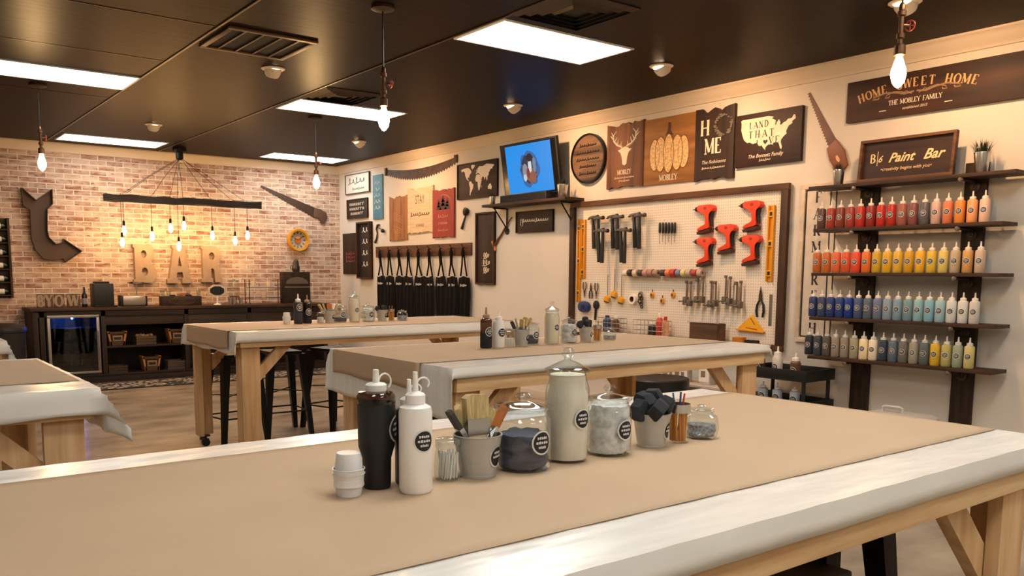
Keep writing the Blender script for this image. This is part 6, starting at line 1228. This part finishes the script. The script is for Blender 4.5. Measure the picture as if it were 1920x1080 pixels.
mb = MB(); mb.box(-.06, .06, -.2, -.15, FH-.062, FH-.051); mb.ball((0, -.2, FH-.08), .014, 10); mb.build('blue_lamp', emit('fridge_blue', (.06, .25, 1.0), 160), t2)
L = bpy.data.lights.new('fridge_glow', 'POINT'); L.energy = 6; L.color = (.08, .3, 1); L.shadow_soft_size = .03; lo = bpy.data.objects.new('fridge_glow', L); S.collection.objects.link(lo); lo.parent = t2; lo.location = (0, -.22, FH-.12)
mb = MB()
for k in range(3):
    for j in range(5): mb.lathe([(.028, .107+k*.17), (.03, .18+k*.17), (.012, .215+k*.17), (.012, .245+k*.17)], -fw+.09+j*(2*fw-.18)/4, -.1, 10)
mb.build('stored_bottles', mat('fridge_bottle', '35404a', .2), t2)['kind'] = 'stuff'
# crates on the shelves
def woodcrate(x, y, z, w_, h_, d_, label, dark=False):
    t = thing('serving_caddy', label, 'caddy', (x, y, z)); m_ = mat('caddy_gold', 'b07a3c', .5) if not dark else mat('crate_dark', '5a432e', .7)
    for s in (-1, 1): mb = MB(); mb.prism([(s*w_*.72, 0), (s*w_*.72-s*.025, 0), (s*w_-s*.025, h_), (s*w_, h_)], -d_, d_, M=Matrix(((1, 0, 0, 0), (0, 0, 1, 0), (0, 1, 0, 0), (0, 0, 0, 1))), b=.002); mb.build('end_board', m_, t)
    mb = MB(); mb.prism([(-w_*.69, .0), (w_*.69, .0), (w_*.78, h_*.3), (-w_*.78, h_*.3)], -d_, -d_+.012, M=Matrix(((1, 0, 0, 0), (0, 0, 1, 0), (0, 1, 0, 0), (0, 0, 0, 1)))); mb.box(-w_*.93, w_*.93, -d_, -d_+.012, h_*.82, h_*.97); mb.build('front_slats', mat('caddy_dark', '4a3018', .6), t)
    mb = MB(); mb.box(-w_*.5, w_*.5, -d_-.008, -d_-.001, h_*.32, h_*.72, b=.003); f = mb.build('name_plate', mat('caddy_plate', '8a7050', .5), t); mb = MB(); mb.box(-w_*.36, w_*.36, -d_-.01, -d_-.0085, h_*.42, h_*.6); mb.build('dark_slot', BK, f)
    mb = MB(); mb.box(-w_*.68, w_*.68, -d_+.0121, d_-.001, .0, .012); mb.box(-w_*.66, w_*.66, d_-.012, d_-.001, .0121, h_*.9); mb.build('tray', mat('caddy_dark', '4a3018', .6), t)
yC = BF+.16; xa = lambda px: ony(px, 640, BF).x
woodcrate(xa(223), yC, zs2+.0065, .125, .19, .09, 'golden handled caddy at the left of the upper bar shelf, beside the fridge'); woodcrate(xa(336), yC, zs2+.0065, .125, .2, .09, 'golden handled caddy at the right of the upper bar shelf'); woodcrate(xa(286), yC, .1165, .125, .2, .09, 'golden handled caddy on the bottom bar shelf')
def crate(x, y, z, w_, h_, d_, label, fill=None, col=('6a5038', '3e2e20')):
    t = thing('wooden_crate', label, 'crate', (x, y, z)); m_ = wood('crate_'+col[0], col[0], col[1], 'x')
    mb = MB()
    for k in range(3):
        z0 = h_*k/3; mb.box(-w_, w_, -d_, -d_+.01, z0, z0+h_/3-.006); mb.box(-w_, w_, d_-.01, d_, z0, z0+h_/3-.006); mb.box(-w_, -w_+.01, -d_+.0101, d_-.0101, z0, z0+h_/3-.006); mb.box(w_-.01, w_, -d_+.0101, d_-.0101, z0, z0+h_/3-.006)
    for sx in (-1, 1):
        for sy in (-1, 1): mb.box(sx*(w_-.02)-.008, sx*(w_-.02)+.008, sy*(d_-.018)-.008, sy*(d_-.018)+.008, .0, h_-.002)
    mb.box(-w_+.01, w_-.01, -d_+.01, d_-.01, 0, .01); mb.build('slatted_box', m_, t)
    if fill:
        mb = MB(); rd = random.Random(2)
        for k in range(24): mb.ball((rd.uniform(-w_*.8, w_*.8), rd.uniform(-d_*.7, d_*.7), h_*.85+rd.uniform(0, .02)), .022, 8)
        mb.build(fill, mat('fill_tan', '9a8468', .7), t)['kind'] = 'stuff'
    return t
crate(xa(277), yC, zs2+.0065, .13, .12, .1, 'slatted wooden crate with tan contents between the two golden caddies', 'tan_contents'); crate(xa(335), yC, .1165, .14, .13, .1, 'pale topped crate at the right of the bottom bar shelf', None, ('5a5048', '2e2822')); crate(xa(222), yC, .1165, .12, .1, .1, 'low dark crate at the left of the bottom bar shelf', None, ('4a3828', '2a2018'))
# things on the bar
ZB = BT+.0012; yB = BF+.16
def bxp(px, y=yB): return ony(px, 575, y).x
def blockletter(ch, px0, px1, label):
    x0, x1 = bxp(px0), bxp(px1); w_ = x1-x0; t = thing('wooden_letter', label, 'letter', ((x0+x1)/2, yB, ZB), (PI/2, 0, 0), 'carved wooden letters on the bar')
    mb = MB(); mb.box(-w_/2, w_/2, 0, .175, -.02, .02, b=.004); mb.build('block', mat('weathered_block', '5c4a3c', .7, var=.25, vs=(20, 20, 20)), t)
    mb = MB(); serif(mb, ch, .0, .02, .135, .0212, th=.26, tn=.11, sx=w_/.135*.95/(GL[ch][0]+.1)); mb.build('carved_letter', mat('letter_tan', 'a8927a', .6), t)
blockletter('B', 70, 83, 'weathered wooden letter B standing at the left end of the bar'); blockletter('Y', 85, 100, 'weathered wooden letter Y second in the carved word on the bar'); blockletter('O', 102, 121, 'weathered wooden letter O third in the carved word on the bar'); blockletter('W', 126, 151, 'weathered wooden letter W last in the carved word on the bar')
x = bxp(159); t = thing('wine_bottle', 'slim dark bottle on a coaster right of the wooden letters', 'bottle', (x, yB, ZB)); mb = MB(); mb.lathe([(.032, 0), (.034, .005), (.034, .15), (.012, .2), (.012, .26)], seg=16); mb.build('body', mat('bottle_darkglass', '1c1c22', .15), t); mb = MB(); mb.lathe([(.0345, .04), (.0345, .12)], seg=16, cap=False); mb.build('label', mat('label_grey', '8a8a90', .6), t)
x = bxp(194); t = thing('coffee_maker', 'black boxy coffee machine on the bar above the fridge', 'coffee maker', (x, yB+.05, ZB)); mb = MB(); mb.box(-.125, .125, -.12, .12, 0, .31, b=.012); mb.build('housing', BLACKP, t); mb = MB(); mb.box(-.09, .09, -.05, .1, .311, .335, b=.008); mb.build('lid', BLACKP, t); mb = MB(); mb.box(-.13, .15, -.17, -.121, 0, .02, b=.003); mb.build('drip_tray', BLACK, t)
x = bxp(250); t = thing('toaster', 'brushed steel toaster with a black end on the bar', 'toaster', (x, yB, ZB)); mb = MB(); mb.box(-.15, .15, -.08, .08, .012, .145, b=.025); mb.build('shell', mat('toaster_steel', 'b0a496', .3, metal=.8), t); mb = MB(); mb.box(-.18, -.151, -.075, .075, .005, .15, b=.008); mb.build('end_panel', BLACKP, t); mb = MB(); mb.box(.151, .17, -.075, .075, .005, .14, b=.006); mb.build('end_panel', BLACKP, t); mb = MB(); mb.box(-.14, .14, -.07, .07, 0, .0119); mb.build('base', BLACKP, t)
x = bxp(339); t = thing('patterned_box', 'low carved dark wooden box with mugs on it, under the letter A', 'box', (x, yB, ZB)); mb = MB(); mb.box(-.27, .27, -.08, .08, 0, .13, b=.004); mb.build('box_body', DARK, t); mb = MB()
for k in range(5): r = .02+.022*k; mb.tube([(r*1.6*math.cos(2*PI*j/28), -.0815, .065+r*.5*math.sin(2*PI*j/28)) for j in range(28)], .002, 4, closed=True)
mb.build('carving', mat('carving_brown', '6a5038', .6), t)
for s in (-1, 1): mb = MB(); mb.box(s*.11-.035, s*.11+.035, -.03, .03, .1302, .15, b=.004); mb.build('dark_clip', BLACKP, t)
GLS = mat('cream_glass', 'd8c8a8', .3)
for i, px in enumerate((306, 318, 355, 374)):
    x = bxp(px, yB); t = thing('drinking_glass', '{} clear glass from the left standing on the carved box'.format(ORD[i+1]), 'glass', (x, yB+.02, ZB+.1312), group='glasses on the carved box'); mb = MB(); mb.lathe([(0, .003), (.024, .003), (.025, 0), (.03, .075), (.0285, .075), (.0235, .008)], seg=16, cap=False); mb.build('tumbler', GLASS, t)
# cake stand glasses under B
x = bxp(263); t = thing('display_stand', 'steel stand with a shiny round tier behind the toaster', 'stand', (x, yB+.16, ZB)); mb = MB(); mb.lathe([(.07, 0), (.07, .01), (.008, .012), (.008, .33)], seg=18); mb.build('stand', CHROME, t); mb = MB(); mb.lathe([(.0085, .3), (.11, .305), (.115, .325), (.0085, .33)], seg=24, cap=False); mb.build('tier', CHROME, t)
x = bxp(408); t = thing('chalkboard_sign', 'small scalloped chalkboard with a pale frame on a pedestal', 'chalkboard', (x, yB, ZB)); mb = MB(); mb.lathe([(.055, 0), (.05, .008), (.012, .02), (.009, .1), (.009, .125)], seg=20); mb.build('pedestal', WHITEP, t)
def scal(rx, ry): return [(rx*(1+.07*abs(math.sin(4*a)))*math.cos(a), .2+ry*(1+.07*abs(math.sin(4*a)))*math.sin(a)) for a in [2*PI*k/48 for k in range(48)]]
SXZ = Matrix(((1, 0, 0, 0), (0, 0, -1, 0), (0, 1, 0, 0), (0, 0, 0, 1)))
mb = MB(); mb.prism(scal(.125, .085), -.012, .0, M=SXZ); mb.build('frame', mat('chalk_frame', 'd8c8b0', .6), t); mb = MB(); mb.prism(scal(.1, .062), .0002, .006, M=SXZ); mb.build('slate', mat('slate_black', '18181a', .7), t)
x = bxp(441); t = thing('drink_dispenser', 'clear glass drink dispenser with a steel lid on the bar', 'dispenser', (x, yB+.03, ZB))
mb = MB(); mb.lathe([(.06, .12), (.075, .13), (.078, .3), (.07, .33)], seg=24, cap=False); mb.build('glass_tank', GLASS, t); mb = MB(); mb.lathe([(.08, .331), (.08, .345), (.02, .35), (.02, .365), (0, .366)], seg=22, cap=False); mb.build('lid', CHROME, t); mb = MB()
for k in range(4): a = PI/4+k*PI/2; mb.tube([(.06*math.cos(a), .06*math.sin(a), .118), (.085*math.cos(a), .085*math.sin(a), 0)], .005, 5)
mb.tube([(.07*math.cos(2*PI*k/20), .07*math.sin(2*PI*k/20), .115) for k in range(20)], .004, 5, closed=True); mb.build('wire_stand', BLACK, t)
for i, px in enumerate((430, 437, 450)):
    x = bxp(px, yB-.06); t = thing('metal_tumbler', '{} small steel tumbler from the left before the drink dispenser'.format(ORD[i+1]), 'cup', (x, yB-.1, ZB), group='steel tumblers on the bar'); mb = MB(); mb.lathe([(0, .004), (.022, .004), (.022, 0), (.03, .1), (.028, .1), (.021, .01)], seg=16, cap=False); mb.build('tumbler', CHROME, t)
# two tier cup rack
x0, x1 = bxp(466), bxp(528); w_ = (x1-x0)/2; t = thing('cup_rack', 'two tier black wire rack holding pale mugs on the bar', 'rack', ((x0+x1)/2, yB+.03, ZB)); mb = MB()
for sx in (-1, 1):
    for sy in (-1, 1): mb.tube([(sx*w_, sy*.09, 0), (sx*w_, sy*.09, .36)], .006, 6)
mb.build('posts', BLACK, t)
for z_ in (.09, .24): mb = MB(); [mb.tube([(-w_, yy, z_), (w_, yy, z_)], .003, 4) for yy in (-.09, -.045, 0, .045, .09)]; [mb.tube([(xx, -.09, z_), (xx, .09, z_)], .003, 4) for xx in (-w_, -w_/2, 0, w_/2, w_)]; mb.build('wire_tier', BLACK, t)
MUG = mat('mug_cream', 'e6d6c0', .35)
for i, (fx_, tz) in enumerate(((-.62, .2435), (.3, .2435), (-.05, .0935))):
    t = thing('mug', ['pale mug at the left on the upper tier of the wire rack', 'pale mug at the right on the upper tier of the wire rack', 'pale mug on the lower tier of the wire rack'][i], 'mug', ((x0+x1)/2+fx_*w_, yB+.02, ZB+tz), group='pale mugs on the wire rack'); mb = MB(); mb.lathe([(0, .004), (.03, .004), (.031, 0), (.041, .09), (.038, .09), (.03, .01)], seg=18, cap=False); mb.build('mug_body', MUG, t); mb = MB(); mb.tube([(.036, 0, .07), (.06, 0, .068), (.064, 0, .045), (.055, 0, .025), (.034, 0, .022)], .005, 6); mb.build('handle', MUG, t)
# black arched cabinet board with jug
x0, x1 = bxp(532), bxp(581); w_ = (x1-x0)/2; t = thing('mantel_cabinet', 'upright dark cabinet with an arched panel at the right end of the bar', 'cabinet', ((x0+x1)/2, yB+.05, ZB)); hh = ony(556, 510, yB).z-BT
mb = MB(); mb.box(-w_, w_, -.08, .08, 0, hh, b=.004); mb.build('carcass', DKZ, t); mb = MB(); mb.prism([(-w_*.85, hh*.62)]+[(w_*.85*math.cos(a), hh*.62+hh*.22*math.sin(a)) for a in [PI*(1-k/14) for k in range(1, 14)]]+[(w_*.85, hh*.62)], .0802, .088, M=SXZ); mb.build('arched_panel', mat('cab_arch', '6a5c50', .5), t); mb = MB(); mb.box(-w_*.95, w_*.95, -.09, -.0805, hh*.5, hh*.54); mb.build('ledge', mat('cab_ledge', '7a6a5c', .5), t)
t = thing('jug', 'small dark pewter jug with a domed lid on top of the arched cabinet', 'jug', ((x0+x1)/2+.02, yB+.05, ZB+hh+.0012)); mb = MB(); mb.lathe([(.05, 0), (.055, .01), (.06, .07), (.045, .11), (.048, .125), (.04, .16), (.02, .185), (.012, .2), (0, .205)], seg=22, cap=False); mb.build('jug_body', mat('pewter', '4a443e', .35, metal=.7), t); mb = MB(); mb.tube([(-.05, 0, .1), (-.085, 0, .09), (-.085, 0, .05), (-.055, 0, .03)], .006, 6); mb.build('handle', mat('pewter', '4a443e'), t)
# mosaic mat before the bar
a = onz(185, 725, .0); t = thing('patterned_rug', 'long dark runner with a pale mosaic pattern in front of the bar', 'rug', (3.6, 11.62, .0))
def rugmat():
    m = mat('mosaic_rug', '1e1a17', .9); nt = m.node_tree; N = nt.nodes; L = nt.links; b = N['Principled BSDF']; tc = N.new('ShaderNodeTexCoord'); v = N.new('ShaderNodeTexVoronoi'); v.inputs['Scale'].default_value = 11; v.feature = 'DISTANCE_TO_EDGE'; L.new(tc.outputs['Object'], v.inputs['Vector']); r = N.new('ShaderNodeValToRGB'); r.color_ramp.elements[0].position = .12; r.color_ramp.elements[1].position = .2; r.color_ramp.elements[0].color = lin('2a221c'); r.color_ramp.elements[1].color = lin('b8a68c'); L.new(v.outputs[0], r.inputs[0]); L.new(r.outputs[0], b.inputs['Base Color']); return m
mb = MB(); mb.box(-1.9, 2.1, -.32, .32, .0005, .01, b=.003); mb.build('woven_top', rugmat(), t)
mb = MB()
for q in ((-1.93, 2.13, -.35, -.321), (-1.93, 2.13, .321, .35)): mb.box(*q, .0005, .012)
mb.build('border', mat('rug_border', '241c16', .9), t)
# trash bin left of bar, floor basket
t = thing('waste_bin', 'black waste bin at far left beside the bar', 'bin', (1.45, 11.9, 0)); mb = MB(); mb.lathe([(.17, 0), (.2, .02), (.24, .72), (.25, .73), (.25, .75)], seg=26); mb.build('bin_body', BLACKP, t); mb = MB(); mb.lathe([(.255, .751), (.25, .79), (.12, .83), (0, .835)], seg=26, cap=False); mb.build('lid', BLACKP, t)
